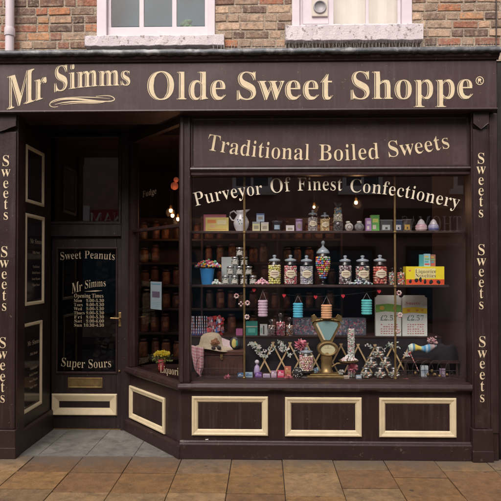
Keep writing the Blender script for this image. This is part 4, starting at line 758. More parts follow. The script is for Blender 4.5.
def door_area():
    dl, dr = DR.hit(45, 300)[0], DR.hit(121.5, 300)[0]; zt = DR.hit(85, 237)[1]
    jl, jr = XL, B.x + .08; zh = zf0 + .0598
    m = MB()
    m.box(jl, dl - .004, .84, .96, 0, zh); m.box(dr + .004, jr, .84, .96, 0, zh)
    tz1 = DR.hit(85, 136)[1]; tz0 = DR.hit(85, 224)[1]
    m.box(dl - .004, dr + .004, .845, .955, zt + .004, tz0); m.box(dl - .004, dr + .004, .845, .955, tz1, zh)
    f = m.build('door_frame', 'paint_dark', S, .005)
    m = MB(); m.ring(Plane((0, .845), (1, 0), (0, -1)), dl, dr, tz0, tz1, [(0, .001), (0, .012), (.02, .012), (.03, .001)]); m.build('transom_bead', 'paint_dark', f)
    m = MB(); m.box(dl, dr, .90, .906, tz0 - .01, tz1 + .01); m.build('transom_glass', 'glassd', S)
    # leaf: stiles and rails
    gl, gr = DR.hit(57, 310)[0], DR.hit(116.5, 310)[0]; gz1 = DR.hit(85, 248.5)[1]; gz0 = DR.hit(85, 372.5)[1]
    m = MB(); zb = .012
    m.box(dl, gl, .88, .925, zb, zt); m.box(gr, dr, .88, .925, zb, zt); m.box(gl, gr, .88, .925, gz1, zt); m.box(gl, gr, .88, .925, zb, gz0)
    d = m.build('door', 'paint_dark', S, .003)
    m = MB(); m.ring(DR, gl - .012, gr + .012, gz0 - .012, gz1 + .012, [(0, .001), (0, .010), (.006, .014), (.014, .014), (.022, .001)]); m.build('glazing_bead', 'paint', d)
    m = MB(); m.box(gl - .01, gr + .01, .897, .903, gz0 - .01, gz1 + .01); g = m.build('door_glass', 'glassd', d)
    GP = Plane((0, .897), (1, 0), (0, -1)); _tp = text_path
    def door_word(m, *a, **k): m = MB(); _tp(m, *a, **k); m.build('lettering', 'letterd', g)
    door_word(None, GP, 'Sweet Peanuts', [(60, 260), (88, 258.4), (114.8, 260)], (7.6, 7.6), .001)
    door_word(None, GP, 'Super Sours', [(60.5, 366), (86, 368), (111.5, 367)], (8.5, 8.5), .001)
    door_word(None, GP, 'Mr', [(71.8, 293.6), (82, 290.6)], (11, 9), .001, shear=True)
    door_word(None, GP, 'Simms', [(84.5, 288.8), (94, 287), (106, 286.2)], (8, 7), .001, shear=True)
    door_word(None, GP, 'Opening Times', [(74, 297.6), (103.5, 297.6)], (3.9, 3.9), .001)
    for k, (a, t_, xa) in enumerate((('Mon', '9.00-5.30', 86), ('Tues', '9.00-5.30', 86), ('Wed', '9.00-5.30', 86), ('Thurs', '9.00-5.30', 86), ('Fri', '9.00-5.30', 86), ('Sat', '9.00-6.00', 86), ('Sun', '10.30-4.30', 83.5))):
        y = 302 + 4.1 * k; door_word(None, GP, a, [(73.8, y), (73.8 + {3: 8.2, 4: 9, 5: 11}[len(a)], y)], (3.0, 3.0), .001); door_word(None, GP, t_, [(xa, y), (104, y)], (2.9, 2.9), .001)
    fl = [GP.hit(84, 291.5), GP.hit(95, 290.4), GP.hit(103, 290.6), GP.hit(95, 291.6)]
    m = MB(); m.quad(*[GP.pt(u, .001, z) for u, z in fl]); m.build('underline', 'letterd', g)
    # letterbox
    u0, z1 = DR.hit(68, 377.5); u1, z0 = DR.hit(102.5, 388)
    m = MB(); m.ring(DR, u0, u1, z0, z1, [(0, .001), (0, .007), (.010, .009), (.016, .003)]); m.pbox(DR, u0 + .016, u1 - .016, z0 + .018, z1 - .018, .0005, .004); m.build('letterbox', 'brassd', d, .001)
    # cream kick panel with dark slot
    u0, z1 = DR.hit(52, 393.5); u1, z0 = DR.hit(117.3, 415.3)
    m = MB(); m.ring(DR, u0, u1, z0, z1, [(0, .001), (0, .010), (.008, .026), (.018, .026), (.078, .008), (.079, .0015)]); m.build('kick_moulding', 'cream', d)
    # handle
    m = MB(); hx, hz = DR.hit(121, 318); m.pbox(DR, hx - .024, hx + .012, hz - .09, hz + .06, .001, .008); h = m.build('handle', 'brass', d, .003)
    m = MB(); m.tube([DR.pt(hx - .006, .006, hz), DR.pt(hx - .006, .05, hz), DR.pt(hx - .012, .055, hz), DR.pt(hx - .10, .055, hz + .003)], [.009, .009, .009, .007], 10); m.build('lever', 'brass', h)
    m = MB(); lx, lz = DR.hit(119, 240); 
    m = MB(); m.ball(DR.pt(DR.hit(119.5, 371)[0], .004, DR.hit(119.5, 371)[1]), .012); m.build('lock', 'brassd', d)
    m = MB(); m.box(dl, dr, .86, .93, .004, .011); m.build('threshold', 'brassd', S)
    # soffit over the recess
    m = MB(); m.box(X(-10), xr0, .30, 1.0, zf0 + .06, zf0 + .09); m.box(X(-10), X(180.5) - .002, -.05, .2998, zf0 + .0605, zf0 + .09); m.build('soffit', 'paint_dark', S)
    # small dome light under the soffit? none
door_area()

# ------------------------------------------------------------------ room behind the glass
def room():
    x0, x1, y1, z1 = -3.2, 2.75, 3.6, 3.22
    m = MB(); m.box(x0, x1, 1.0, y1, -.1, .0); m.box(X(184), x1, .13, .999, -.1, .0); struct(m, 'shop_floor', 'shelfw')
    m = MB(); m.box(x0, x1, y1, y1 + .1, 0, z1); struct(m, 'shop_back_wall', 'room')
    m = MB(); m.box(x0 - .1, x0, .9, y1, 0, z1); m.box(x0, XL, .97, 1.0, 0, z1); struct(m, 'shop_left_wall', 'room')
    m = MB(); m.box(X(474.5), X(474.5) + .1, .093, 1.3, 0, z1); m.box(x1, x1 + .1, 1.3, y1, 0, z1); m.box(X(474.5) + .1, x1, 1.2, 1.3, 0, z1); struct(m, 'shop_right_wall', 'room')
    m = MB(); m.box(x0, x1, .96, y1, z1, z1 + .1); m.box(X(184), x1, .31, .999, ZH + .12, ZH + .2); struct(m, 'shop_ceiling', 'room')
    # display floor and its front kerb
    m = MB(); zf = ZS + .001
    poly = [(X(181) + .03, .12), (X(474), .12), (X(474), 1.0), (B.x + .22, 1.0), (B.x + .12, .90)]
    b = [Vector((x, y, zf)) for x, y in poly] + [Vector((x, y, zf - .03)) for x, y in poly]
    m.v = b; n = 5; m.face([0, 1, 2, 3, 4]); m.face([9, 8, 7, 6, 5])
    for i in range(5): j = (i + 1) % 5; m.face([i, i + 5, j + 5, j])
    o = struct(m, 'display_floor', 'shelfw')
    return zf
ZF = room()
# ------------------------------------------------------------------ goods in the window
rg = random.Random(21)
def px2(x0, x1, yt, Y, zb, yb=None):
    """centre, width and height in metres of something seen between those pixels, standing at zb"""
    a = P(x0, (yt + 260) / 2, Y).x; b = P(x1, (yt + 260) / 2, Y).x
    return (a + b) / 2, b - a, P((x0 + x1) / 2, yt, Y).z - zb
CREAMC, BLUEC = (.75, .68, .50), (.10, .25, .55)
def rect_on_front(m, x0, x1, z0, z1, y, col): m.col = col; m.box(x0, x1, y - .0012, y - .0002, z0, z1)
YS = .32
Z1, Z2 = P(320, 231.6, YS).z, P(320, 284.6, YS).z
YL = .60; Z3 = P(320, 335.5, YL).z

def shelving():
    t = thing('display_shelving', 'two dark glass edged shelves on slim brass poles across the shop window', 'shelf', (0, .32, ZF))
    x0, x1 = P(186, 231, .3).x, P(462, 231, .3).x
    for z, xr in ((Z1, x1), (Z2, P(446, 284, .3).x)):
        m = MB(); m.box(x0, xr, .2165, .46, z - .012, z - .0015); sh = m.build('shelf', 'glass', t); m = MB(); m.box(x0, xr, .205, .216, z - .022, z + .0005); m.build('edge_strip', 'shelfw', sh, .002)
    for px in (244.3, 395.2):
        x = P(px, 300, .185).x; m = MB(); m.tube([(x, .185, ZF), (x, .185, Z(170, 250, -.2))], .0098, 14)
        m.build('pole', 'brass', t)
        for z in (Z1 - .012, Z2 - .012, ZF + .01): m = MB(); m.lathe((x, .185, z - .012), [(.0100, 0), (.017, 0), (.017, .018), (.0100, .018)], 14); m.build('pole_collar', 'brassd', t)
    # ledge behind, draped in black
    m = MB(); m.box(P(186, 335, .54).x, P(441, 335, .54).x, .54, .90, ZF, Z3 - .012); l = m.build('window_ledge', 'black', None, 0, 'long black covered ledge behind the trellis, carrying boxes and packets', (0, 0, 0)); l['category'] = 'ledge'
    m = MB(); m.box(P(186, 335, .53).x, P(441.5, 335, .53).x, .532, .905, Z3 - .0118, Z3 - .001); m.build('ledge_top', 'shelfw', l)
shelving()

def lab_patch(m, cx, cy, r, z0, z1, half, col, oval=True, n=10):
    m.col = col
    rows = 5
    b = len(m.v)
    for i in range(rows + 1):
        t = i / rows; hh = half * (math.sqrt(max(0, 1 - (2 * t - 1) ** 2)) * .85 + .15 if oval else 1)
        for k in range(n + 1):
            a = -math.pi / 2 + hh * (2 * k / n - 1); m.v.append(Vector((cx + r * math.cos(a), cy + r * math.sin(a), z0 + (z1 - z0) * t)))
    for i in range(rows):
        for k in range(n): q = b + i * (n + 1) + k; m.face([q, q + 1, q + n + 2, q + n + 1])
def sweets_fill(m, cx, cy, z0, r, h, cols, s=.011, profile=None):
    z = z0 + s * .8; i = 0
    while z < z0 + h - s * .3:
        rr = (profile(((z - z0) / h)) if profile else 1) * r
        n = max(5, int(2 * math.pi * (rr - s) / (s * 1.7)))
        for k in range(n):
            a = 2 * math.pi * (k + .5 * (i % 2) + rg.uniform(-.25, .25)) / n; q = rg.choice(cols); f = rg.uniform(.75, 1.2); m.col = tuple(min(.92, c * f * 1.25 + .03) for c in q)
            m.ico((cx + (rr - s) * math.cos(a), cy + (rr - s) * math.sin(a), z + rg.uniform(-.2, .2) * s), s * rg.uniform(.85, 1.1))
        z += s * 1.45; i += 1
    m.col = tuple(c * .8 for c in cols[0]); rr = r - s * 1.3
    pf = profile or (lambda q: 1); m.lathe((cx, cy, z0 + .002), [(.0, 0)] + [(max(.002, rr * pf(q / 8) - s * .3), h * .93 * q / 8) for q in range(9)] + [(0, h * .93)], 14, False)
def candy_jar(x0, x1, yt, zb, Y, cols, label, group, s=.010, lid='knob', labcol=CREAMC, fill=.95):
    cx, w, h = px2(x0, x1, yt, Y, zb); r = w / 2
    t = thing('sweet_jar', label, 'jar', (cx, Y, zb), group)
    hb = h * .76
    m = MB(); m.lathe((cx, Y, zb), [(0, .001), (r * .9, .001), (r, .008), (r, hb * .84), (r * .93, hb * .93), (r * .74, hb), (r * .74, hb + .012)], 24, False); m.build('glass_body', 'jar', t)
    m = MB(); sweets_fill(m, cx, Y, zb + .005, r * .94, hb * .88 * fill, cols, s); m.build('sweets', 'candy', t)
    if labcol:
        m = MB(); lab_patch(m, cx, Y, r * 1.012, zb + hb * .30, zb + hb * .66, .75, labcol); m.col = (.2, .1, .08)
        for k in range(2): lab_patch(m, cx, Y, r * 1.02, zb + hb * (.43 + .09 * k), zb + hb * (.46 + .09 * k), .45, (.25, .12, .1), False, 6)
        m.build('paper_label', 'vc', t)
    m = MB(); zl = zb + hb + .012
    if lid == 'knob': m.lathe((cx, Y, zl), [(r * .76, -.006), (r * .84, 0), (r * .84, h * .035), (r * .5, h * .07), (r * .2, h * .085), (r * .16, h * .11), (r * .28, h * .15), (r * .24, h * .19), (0, h * .205)], 20)
    else: m.lathe((cx, Y, zl), [(r * .8, -.01), (r * .86, 0), (r * .86, h * .14), (r * .7, h * .17), (0, h * .17)], 20)
    m.build('stopper_lid', 'lidc', t)
    return t

G1, G2 = 'goods on the upper window shelf', 'goods on the lower window shelf'
# ---- upper shelf
def upper():
    zb = Z1
    cx, w, h = px2(203.5, 226, 214.5, .38, zb); m = MB(); m.col = (.55, .16, .22); m.box(cx - w / 2, cx + w / 2, .38, .42, zb, zb + h); rect_on_front(m, cx - w / 2 + .006, cx + w / 2 - .006, zb + .01, zb + h - .02, .38, (.62, .26, .30))
    single(m, 'sweet_box', 'vc', 'dusty pink flat carton standing behind the yellow one on the upper shelf', 'box', (cx, .4, zb))
    cx, w, h = px2(205.5, 228.5, 217.5, .30, zb); m = MB(); m.col = (.80, .66, .22); m.box(cx - w / 2, cx + w / 2, .30, .335, zb, zb + h)
    rect_on_front(m, cx - w * .42, cx - w * .05, zb + h * .60, zb + h * .85, .30, (.80, .30, .10)); rect_on_front(m, cx + .0, cx + w * .40, zb + h * .5, zb + h * .82, .30, (.85, .78, .45))
    rect_on_front(m, cx - w * .42, cx + w * .42, zb + h * .12, zb + h * .2, .30, (.75, .45, .12)); rect_on_front(m, cx - w * .3, cx - w * .1, zb + h * .3, zb + h * .48, .30, (.85, .5, .3))
    single(m, 'sweet_box', 'vc', 'yellow flat carton with orange print at the left end of the upper shelf', 'box', (cx, .3, zb), None, .002)
    # pitcher
    cx, w, h = px2(233.5, 249, 209.5, YS, zb); r = w / 2
    t = thing('pitcher', 'white china pitcher with a small flower pattern on the upper shelf', 'pitcher', (cx, YS, zb))
    m = MB(); m.col = (.78, .80, .82); m.lathe((cx, YS, zb), [(0, .0), (r * .62, 0), (r * .66, .008), (r * .92, h * .22), (r * 1.02, h * .38), (r * .90, h * .56), (r * .58, h * .74), (r * .56, h * .84), (r * .70, h * .94), (r * .64, h * .94), (r * .5, h * .83), (0, h * .80)], 26)
    for v in m.v:                                  # pull the spout out to the right
        q = (v.z - zb) / h
        if q > .8 and v.x > cx: k = (q - .8) / .14; v.x += r * .85 * k * max(0, (v.x - cx) / r) ** 1.5; v.z += h * .06 * k * max(0, (v.x - cx) / r)
    b = m.build('body', 'ceramic', t)
    m = MB(); m.col = (.8, .8, .8); m.tube([(cx - r * .55, YS, zb + h * .80), (cx - r * .95, YS, zb + h * .93), (cx - r * 1.4, YS, zb + h * .86), (cx - r * 1.5, YS, zb + h * .68), (cx - r * 1.2, YS, zb + h * .52), (cx - r * .85, YS, zb + h * .50)], .0075, 8); m.build('handle', 'ceramic', t)
    m = MB()
    for (dx, dz, c) in ((-.3, .42, (.12, .2, .5)), (-.1, .50, (.15, .3, .2)), (-.42, .52, (.2, .25, .5)), (.45, .3, (.55, .08, .08)), (.2, .6, (.2, .3, .25)), (.1, .35, (.2, .25, .5)), (-.2, .34, (.15, .3, .15)), (.5, .5, (.15, .2, .5))):
        m.col = c; xx = dx * r; rr = r * .98; m.ball((cx + xx, YS - math.sqrt(max(1e-6, rr * rr - xx * xx)) * (1 if dz < .55 else .86), zb + h * dz), (.007, .003, .008), 6, 4)
    m.build('flower_pattern', 'ceramic', b)
    # little tins stacked
    def tin(x0, x1, y0, z, Y, top, mid, lab, sq=False):
        cx, w, h = px2(x0, x1, y0, Y, z); r = w / 2
        t = thing('small_tin', lab, 'tin', (cx, Y, z), 'small tins on the upper shelf'); m = MB()
        m.col = mid
        if sq: m.box(cx - r, cx + r, Y - r, Y + r, z, z + h * .8)
        else: m.lathe((cx, Y, z), [(0, 0), (r * .96, 0), (r * .96, h * .8), (0, h * .8)], 20)
        m.build('body', 'vc', t, .0015)
        m = MB(); m.col = top
        if sq: m.box(cx - r * 1.02, cx + r * 1.02, Y - r * 1.02, Y + r * 1.02, z + h * .8 + .0005, z + h)
        else: m.lathe((cx, Y, z + h * .8), [(0, .0004), (r, .0004), (r, h * .19), (0, h * .2)], 20)
        m.build('lid', 'vc', t)
        m = MB(); (lab_patch(m, cx, Y, r * 1.0, z + h * .2, z + h * .65, .6, (.3, .25, .2), True)) if not sq else rect_on_front(m, cx - r * .6, cx + r * .6, z + h * .25, z + h * .6, Y - r, (.35, .32, .25))
        m.build('label', 'vc', t)
        return z + h
    zt = tin(252.5, 260, 222, zb, YS, (.35, .40, .42), (.68, .66, .38), 'small tin with yellow green label, bottom left of three stacked beside the pitcher', True)
    tin(261, 268.5, 222.5, zb, YS, (.6, .6, .6), (.66, .62, .45), 'small tin with a cream label, bottom right of three stacked beside the pitcher', True)
    tin(256.5, 264.3, 213.8, zt + .001, YS, (.12, .2, .4), (.45, .58, .72), 'small tin with blue and white label on top of two others beside the pitcher', True)
    t = thing('dark_pot', 'small black pot with flared rim and blue label on the upper shelf', 'pot', (px2(272, 282, 221, YS, zb)[0], YS, zb))
    cx, w, h = px2(272, 282, 221, YS, zb); r = w / 2; m = MB(); m.col = (.03, .035, .05); m.lathe((cx, YS, zb), [(0, 0), (r * .7, 0), (r * .75, h * .7), (r, h * .86), (r, h), (r * .8, h), (r * .6, h * .7), (0, h * .6)], 20); m.build('pot', 'vc', t)
    m = MB(); lab_patch(m, cx, YS, r * .76, zb + h * .2, zb + h * .6, .8, (.35, .48, .6), False); m.build('label', 'vc', t)
    tin(286, 294, 225.6, zb, YS, (.7, .68, .66), (.74, .68, .70), 'low white tin between the black pot and the purple tin', True)
    tin(295.5, 302.5, 219, zb, YS, (.35, .22, .42), (.42, .30, .48), 'tall purple tin left of the tall glass jars on the upper shelf')
    candy_jar(307.5, 318, 210.5, zb, YS, [(.55, .52, .48), (.3, .28, .3), (.6, .5, .45)], 'glass jar of grey white mints with label on the upper shelf', G1, .008)
    candy_jar(319.8, 330, 213, zb, YS, [(.75, .55, .25), (.8, .62, .35), (.7, .45, .2)], 'glass jar of honey yellow sweets on the upper shelf', G1, .008)
    # tall novelty jar with cellophane top
    cx, w, h = px2(332.5, 343.3, 201, YS, zb); r = w / 2
    t = thing('tall_sweet_jar', 'tall stacked jar of mixed sweets tied with cellophane at the top', 'jar', (cx, YS, zb), G1)
    for k, (zz, hh, q, cs) in enumerate(((0, .32, 1, [(.05, .05, .06), (.12, .1, .1)]), (.33, .24, .92, [(.7, .68, .6), (.6, .55, .4)]), (.58, .2, .78, [(.15, .3, .4), (.6, .25, .12), (.7, .6, .3)]))):
        m = MB(); sweets_fill(m, cx, YS, zb + h * zz, r * q * .92, h * hh, cs, .008); m.build('sweets', 'candy', t)
        m = MB(); m.lathe((cx, YS, zb + h * zz), [(r * q * .9, 0), (r * q, .006), (r * q, h * hh * .9), (r * q * .8, h * hh)], 20, False); m.build('glass_tier', 'jar', t)
    m = MB(); m.col = (.5, .45, .45)
    for k in range(16):
        a = k * .39; m.quad((cx, YS, zb + h * .78), (cx + r * .5 * math.cos(a), YS + r * .5 * math.sin(a), zb + h * .84), (cx + r * .8 * math.cos(a + .2), YS + r * .8 * math.sin(a + .2), zb + h * rg.uniform(.9, 1)), (cx + r * .2 * math.cos(a), YS + r * .2 * math.sin(a), zb + h * .9))
    m.build('cellophane_top', 'lid', t)
    # two round jars with dials
    for (x0, x1, lab, c) in ((344.8, 353.4, 'squat white round jar with a brown label on the upper shelf', (.62, .60, .55)), (354.5, 364.2, 'squat round glass jar tipped to show its lid on the upper shelf', (.25, .27, .28))):
        cx, w, h = px2(x0, x1, 221, YS, zb); r = w / 2; t = thing('round_jar', lab, 'jar', (cx, YS, zb), 'squat round jars')
        m = MB(); m.col = c; m.ball((cx, YS, zb + h * .42), (r, r * .8, h * .42), 16, 10); m.build('body', 'ceramic', t)
        m = MB(); m.col = (.7, .68, .6); m.lathe((cx - (.01 if 'white' in lab else 0), YS, zb + h * .78), [(r * .4, 0), (r * .5, .0), (r * .5, h * .18), (0, h * .22)], 14); m.build('lid', 'ceramic', t)
        m = MB(); m.col = (.2, .1, .08)
        for k in range(20): a = k * .314; m.ball((cx + r * .5 * math.cos(a), YS - r * .74, zb + h * .42 + r * .45 * math.sin(a)), .0035, 5, 4)
        m.build('ring_mark', 'vc', t)
    for (x0, x1, yt, c, c2, lab) in ((366, 371.5, 218, (.42, .25, .50), (.7, .6, .7), 'slim purple carton beside the green one on the upper shelf'), (371, 379.5, 215, (.16, .50, .12), (.7, .75, .2), 'bright green carton on the upper shelf next to the brass pole')):
        Y = .30 if x0 < 370 else .33; cx, w, h = px2(x0, x1, yt, Y, zb); m = MB(); m.col = c; m.box(cx - w / 2, cx + w / 2, Y, Y + .06, zb, zb + h)
        rect_on_front(m, cx - w * .3, cx + w * .35, zb + h * .55, zb + h * .78, Y, c2); rect_on_front(m, cx - w * .3, cx + w * .1, zb + h * .15, zb + h * .4, Y, (.75, .72, .6))
        single(m, 'sweet_box', 'vc', lab, 'box', (cx, Y, zb), None, .0015)
    for i, (x0, x1, yt, c, c2, lab) in enumerate(((380.5, 392.5, 220.5, (.09, .09, .10), (.55, .6, .6), 'dark window lidded tin just left of the right brass pole'), (394.8, 402.5, 220.5, (.04, .06, .12), (.7, .7, .72), 'navy and white tin just right of the right brass pole'), (403.5, 411.5, 220, (.08, .06, .05), (.65, .42, .1), 'dark tin with gold label near the two bird shaped pots'))):
        cx, w, h = px2(x0, x1, yt, YS, zb); m = MB(); m.col = c; m.box(cx - w / 2, cx + w / 2, YS, YS + .07, zb, zb + h)
        m.col = tuple(min(1, q + .2) for q in c); m.box(cx - w / 2 - .002, cx + w / 2 + .002, YS - .002, YS + .072, zb + h + .0005, zb + h + .008)
        rect_on_front(m, cx - w * .35, cx + w * .3, zb + h * .15, zb + h * .6, YS, c2); rect_on_front(m, cx - w * .1, cx + w * .1, zb + h * .2, zb + h * .4, YS - .0012, c)
        single(m, 'small_tin', 'vc', lab, 'tin', (cx, YS, zb), 'small tins on the upper shelf', .0015)
    for (x0, x1, yt, c, c2, lab) in ((415.5, 427, 219, (.66, .42, .48), (.72, .55, .6), 'pink egg shaped china pot at the right of the upper shelf'), (428.2, 438.8, 219, (.45, .45, .62), (.16, .16, .42), 'lilac and blue egg shaped china pot at the right end of the upper shelf')):
        cx, w, h = px2(x0, x1, yt, YS, zb); r = w / 2; t = thing('china_pot', lab, 'pot', (cx, YS, zb), 'egg shaped china pots')
        m = MB(); m.col = c; m.lathe((cx, YS, zb), [(0, 0), (r * .7, 0), (r, h * .2), (r, h * .42), (r * .82, h * .56), (0, h * .56)], 20); m.build('body', 'ceramic', t)
        m = MB(); m.col = c2; m.lathe((cx, YS, zb + h * .08), [(r * .86, 0), (r * 1.02, h * .1), (r * 1.02, h * .18), (r * .95, h * .2)], 20, False); m.build('painted_band', 'ceramic', t)
        m = MB(); m.col = (.7, .66, .70); m.lathe((cx, YS, zb + h * .562), [(r * .78, 0), (r * .62, h * .14), (r * .5, h * .28), (r * .22, h * .40), (0, h * .44)], 20); m.build('lid', 'ceramic', t)
upper()

# ---- lower shelf
def lower():
    zb = Z2
    cx, w, h = px2(200, 214.5, 268.5, YS, zb); r = w / 2
    t = thing('sweet_bucket', 'ribbed blue bucket heaped with bright wrapped sweets', 'bucket', (cx, YS, zb), None)
    m = MB(); m.col = (.04, .26, .62); pr = [(0, 0), (r * .72, 0)]
    for k in range(8): q = .74 + .26 * k / 8; pr += [(r * q, h * k / 8 + .002), (r * (q + .03), h * (k + .5) / 8)]
    pr += [(r * 1.04, h), (r * .95, h), (r * .9, h * .9), (0, h * .88)]
    m.lathe((cx, YS, zb), pr, 24); m.build('bucket', 'vc', t)
    m = MB()
    cs = [(.7, .08, .06), (.75, .5, .05), (.7, .7, .7), (.65, .2, .3), (.1, .3, .6), (.75, .3, .1), (.6, .1, .3), (.15, .5, .2)]
    x0, x1 = P(195, 262, YS).x, P(221, 262, YS).x; zc = zb + h - .008
    for k in range(210):
        a = rg.uniform(0, 6.283); q = math.sqrt(rg.random()); dx = q * math.cos(a) * (x1 - x0) / 2; dy = q * math.sin(a) * .085
        zz = zc + (1 - q * q) * .085 * rg.uniform(.3, 1) + .012 * rg.random() + .02 * q; m.col = rg.choice(cs)
        m.cbox((x0 / 2 + x1 / 2 + dx, YS + dy, zz), (rg.uniform(.008, .026), rg.uniform(.008, .018), rg.uniform(.006, .018)), rg.uniform(0, 3), rg.uniform(0, 3), rg.uniform(-1, 1))
    m.build('wrapped_sweets', 'candy', t)
    def heap(x0, x1, yt, cols, lab, Y=.27, s=.011, n=60):
        cx, w, h = px2(x0, x1, yt, Y, zb); m = MB()
        for k in range(n):
            a = rg.uniform(0, 6.28); q = math.sqrt(rg.random()); m.col = tuple(c * rg.uniform(.8, 1.15) for c in rg.choice(cols)); zz = zb + s * .8 + (h - 2 * s) * (1 - q) * rg.random() ** .5
            m.ico((cx + q * math.cos(a) * w / 2, Y + q * math.sin(a) * .035, max(zz, zb + s * .8)), s)
        o = single(m, 'sweet_bag', 'candy', lab, 'sweets', (cx, Y, zb)); return o
    heap(211.5, 221, 277, [(.65, .7, .66), (.5, .62, .58)], 'little heap of pale mint sweets beside the blue bucket')
    heap(255.5, 268.5, 275.5, [(.75, .38, .45), (.72, .45, .5)], 'heap of pink sweets left of the first tall jar', .26, .013, 70)
    cx, w, h = px2(221.5, 238, 257, .42, zb); m = MB(); m.col = (.50, .56, .58); m.box(cx - w / 2, cx + w / 2, .42, .424, zb, zb + h); single(m, 'backing_card', 'vc', 'plain pale grey card standing behind the pyramid of little jars', 'card', (cx, .42, zb))
    # pyramid of ten little jars
    first = None; rows = [(4, 221.3, 275), (3, 226, 265.5), (2, 230.7, 256), (1, 235.4, 246.5)]; z = zb; names = ['bottom', 'second', 'third', 'top']; pos = {4: ['far left', 'second from left', 'third from left', 'far right'], 3: ['left', 'middle', 'right'], 2: ['left', 'right'], 1: ['single']}
    cx0, w, _ = px2(221.3, 230.1, 270, YS, zb); hh = .0905
    for ri, (n, xs, yt) in enumerate(rows):
        for k in range(n):
            cx = px2(xs + 9.1 * k, xs + 9.1 * k + 8.8, yt, YS, z)[0]; loc = (cx, YS, zb + hh * ri)
            lab = 'little silver lidded sweet jar, %s of the %s row of the pyramid' % (pos[n][k], names[ri]) if n > 1 else 'little silver lidded sweet jar crowning the top of the pyramid'
            if first is None:
                first = thing('little_jar', lab, 'jar', loc, 'pyramid of little sweet jars'); r = w / 2
                m = MB(); m.lathe(loc, [(0, .001), (r * .82, .001), (r * .92, .01), (r * .92, hh * .62), (r * .7, hh * .74)], 16, False); m.build('glass_body', 'jar', first)
                m = MB(); sweets_fill(m, loc[0], loc[1], loc[2] + .003, r * .85, hh * .6, [(.30, .30, .22), (.5, .5, .4), (.12, .14, .10), (.55, .5, .45)], .009); m.build('sweets', 'candy', first)
                m = MB(); m.lathe(loc, [(r * .74, hh * .72), (r * .82, hh * .73), (r * .82, hh * .93), (r * .5, hh * .985), (0, hh * .985)], 16); m.build('silver_lid', 'steel', first)
                m = MB(); lab_patch(m, loc[0], loc[1], r * .94, loc[2] + hh * .15, loc[2] + hh * .5, .6, (.55, .55, .5), False); m.build('label', 'vc', first)
            else: dup(first, loc, lab)
    GJ = 'big stoppered glass sweet jars on the lower shelf'
    candy_jar(267.5, 281.5, 255, zb, YS, [(.78, .70, .22), (.85, .80, .45), (.70, .62, .15)], 'big stoppered jar of lemon yellow sweets, nearest the pyramid', GJ, .014)
    candy_jar(283.5, 297.5, 255, zb, YS, [(.75, .30, .35), (.80, .66, .55), (.62, .12, .14), (.8, .5, .5)], 'big stoppered jar of pink and cream sweets on the lower shelf', GJ, .012)
    candy_jar(299.5, 313.5, 255.5, zb, YS, [(.62, .62, .66), (.45, .40, .55), (.75, .74, .72), (.38, .36, .40)], 'big stoppered jar of white and lilac grey sweets on the lower shelf', GJ, .009)
    # apothecary jar
    cx, w, h = px2(314.5, 331.5, 240.5, YS, zb); r = w / 2
    t = thing('apothecary_jar', 'tall footed apothecary jar of rainbow gumballs under a peaked lid', 'jar', (cx, YS, zb))
    m = MB(); m.lathe((cx, YS, zb), [(0, .0), (r * .72, 0), (r * .66, .008), (r * .3, .02), (r * .22, .04), (r * .45, h * .20), (r * .85, h * .38), (r * .96, h * .52), (r * .88, h * .64), (r * .72, h * .70)], 24, False); m.build('glass_body', 'jar', t)
    m = MB(); sweets_fill(m, cx, YS, zb + h * .14, r * .90, h * .50, [(.7, .06, .05), (.1, .25, .6), (.75, .6, .08), (.12, .45, .15), (.8, .78, .75), (.75, .3, .06), (.6, .15, .35)], .013, lambda t_: .42 + .58 * math.sin(min(1, t_ * 1.35) * math.pi / 2)); m.build('gumballs', 'candy', t)
    m = MB(); m.lathe((cx, YS, zb + h * .705), [(r * .76, 0), (r * .80, h * .015), (r * .62, h * .08), (r * .3, h * .13), (r * .14, h * .16), (r * .12, h * .2), (r * .24, h * .23), (r * .2, h * .27), (0, h * .295)], 22); m.build('peaked_lid', 'lidc', t)
    candy_jar(338.3, 352, 255.5, zb, YS, [(.10, .07, .08), (.5, .42, .45), (.22, .10, .12), (.68, .62, .62)], 'big stoppered jar of dark liquorice mix right of the footed jar', GJ, .011)
    candy_jar(355, 370, 255.5, zb, YS, [(.10, .10, .12), (.60, .25, .25), (.65, .62, .55), (.4, .45, .2)], 'big stoppered jar of mixed dark and red sweets, middle of the right group', GJ, .013)
    candy_jar(372.3, 387.5, 255, zb, YS, [(.50, .07, .05), (.62, .16, .12), (.70, .35, .28)], 'big stoppered jar of red boiled sweets beside the brass pole', GJ, .0165)
    heap(349, 372, 275.5, [(.45, .55, .58), (.12, .15, .2), (.7, .72, .7)], 'row of small blue and white wrapped mints in front of the dark jars', .235, .011, 90)
    for x0, x1, lab in ((388.3, 396.3, 'small twisted cellophane bag of mixed sweets left of its twin'), (396.8, 405, 'small twisted cellophane bag of mixed sweets beside the yellow box')):
        cx, w, h = px2(x0, x1, 268, .30, zb); t = thing('sweet_bag', lab, 'bag', (cx, .3, zb), 'small bags of sweets'); m = MB()
        sweets_fill(m, cx, .3, zb, w * .48, h * .72, [(.7, .68, .6), (.6, .12, .1), (.1, .1, .1), (.65, .35, .15), (.2, .35, .3)], .010); m.build('sweets', 'candy', t)
        m = MB(); m.lathe((cx, .3, zb), [(w * .48, 0), (w * .5, h * .5), (w * .42, h * .7), (w * .12, h * .78), (w * .3, h), ], 16, False); m.build('cellophane', 'jar', t)
    # yellow novelties box
    cx, w, h = px2(406, 444.3, 266.5, .28, zb); Y = .28
    t = thing('novelties_box', 'long yellow Liquorice Novelties box with a red and black base band', 'box', (cx, Y, zb))
    m = MB(); m.col = (.86, .72, .03); m.box(cx - w / 2, cx + w / 2, Y, Y + .12, zb, zb + h); b = m.build('carton', 'vc', t, .0015)
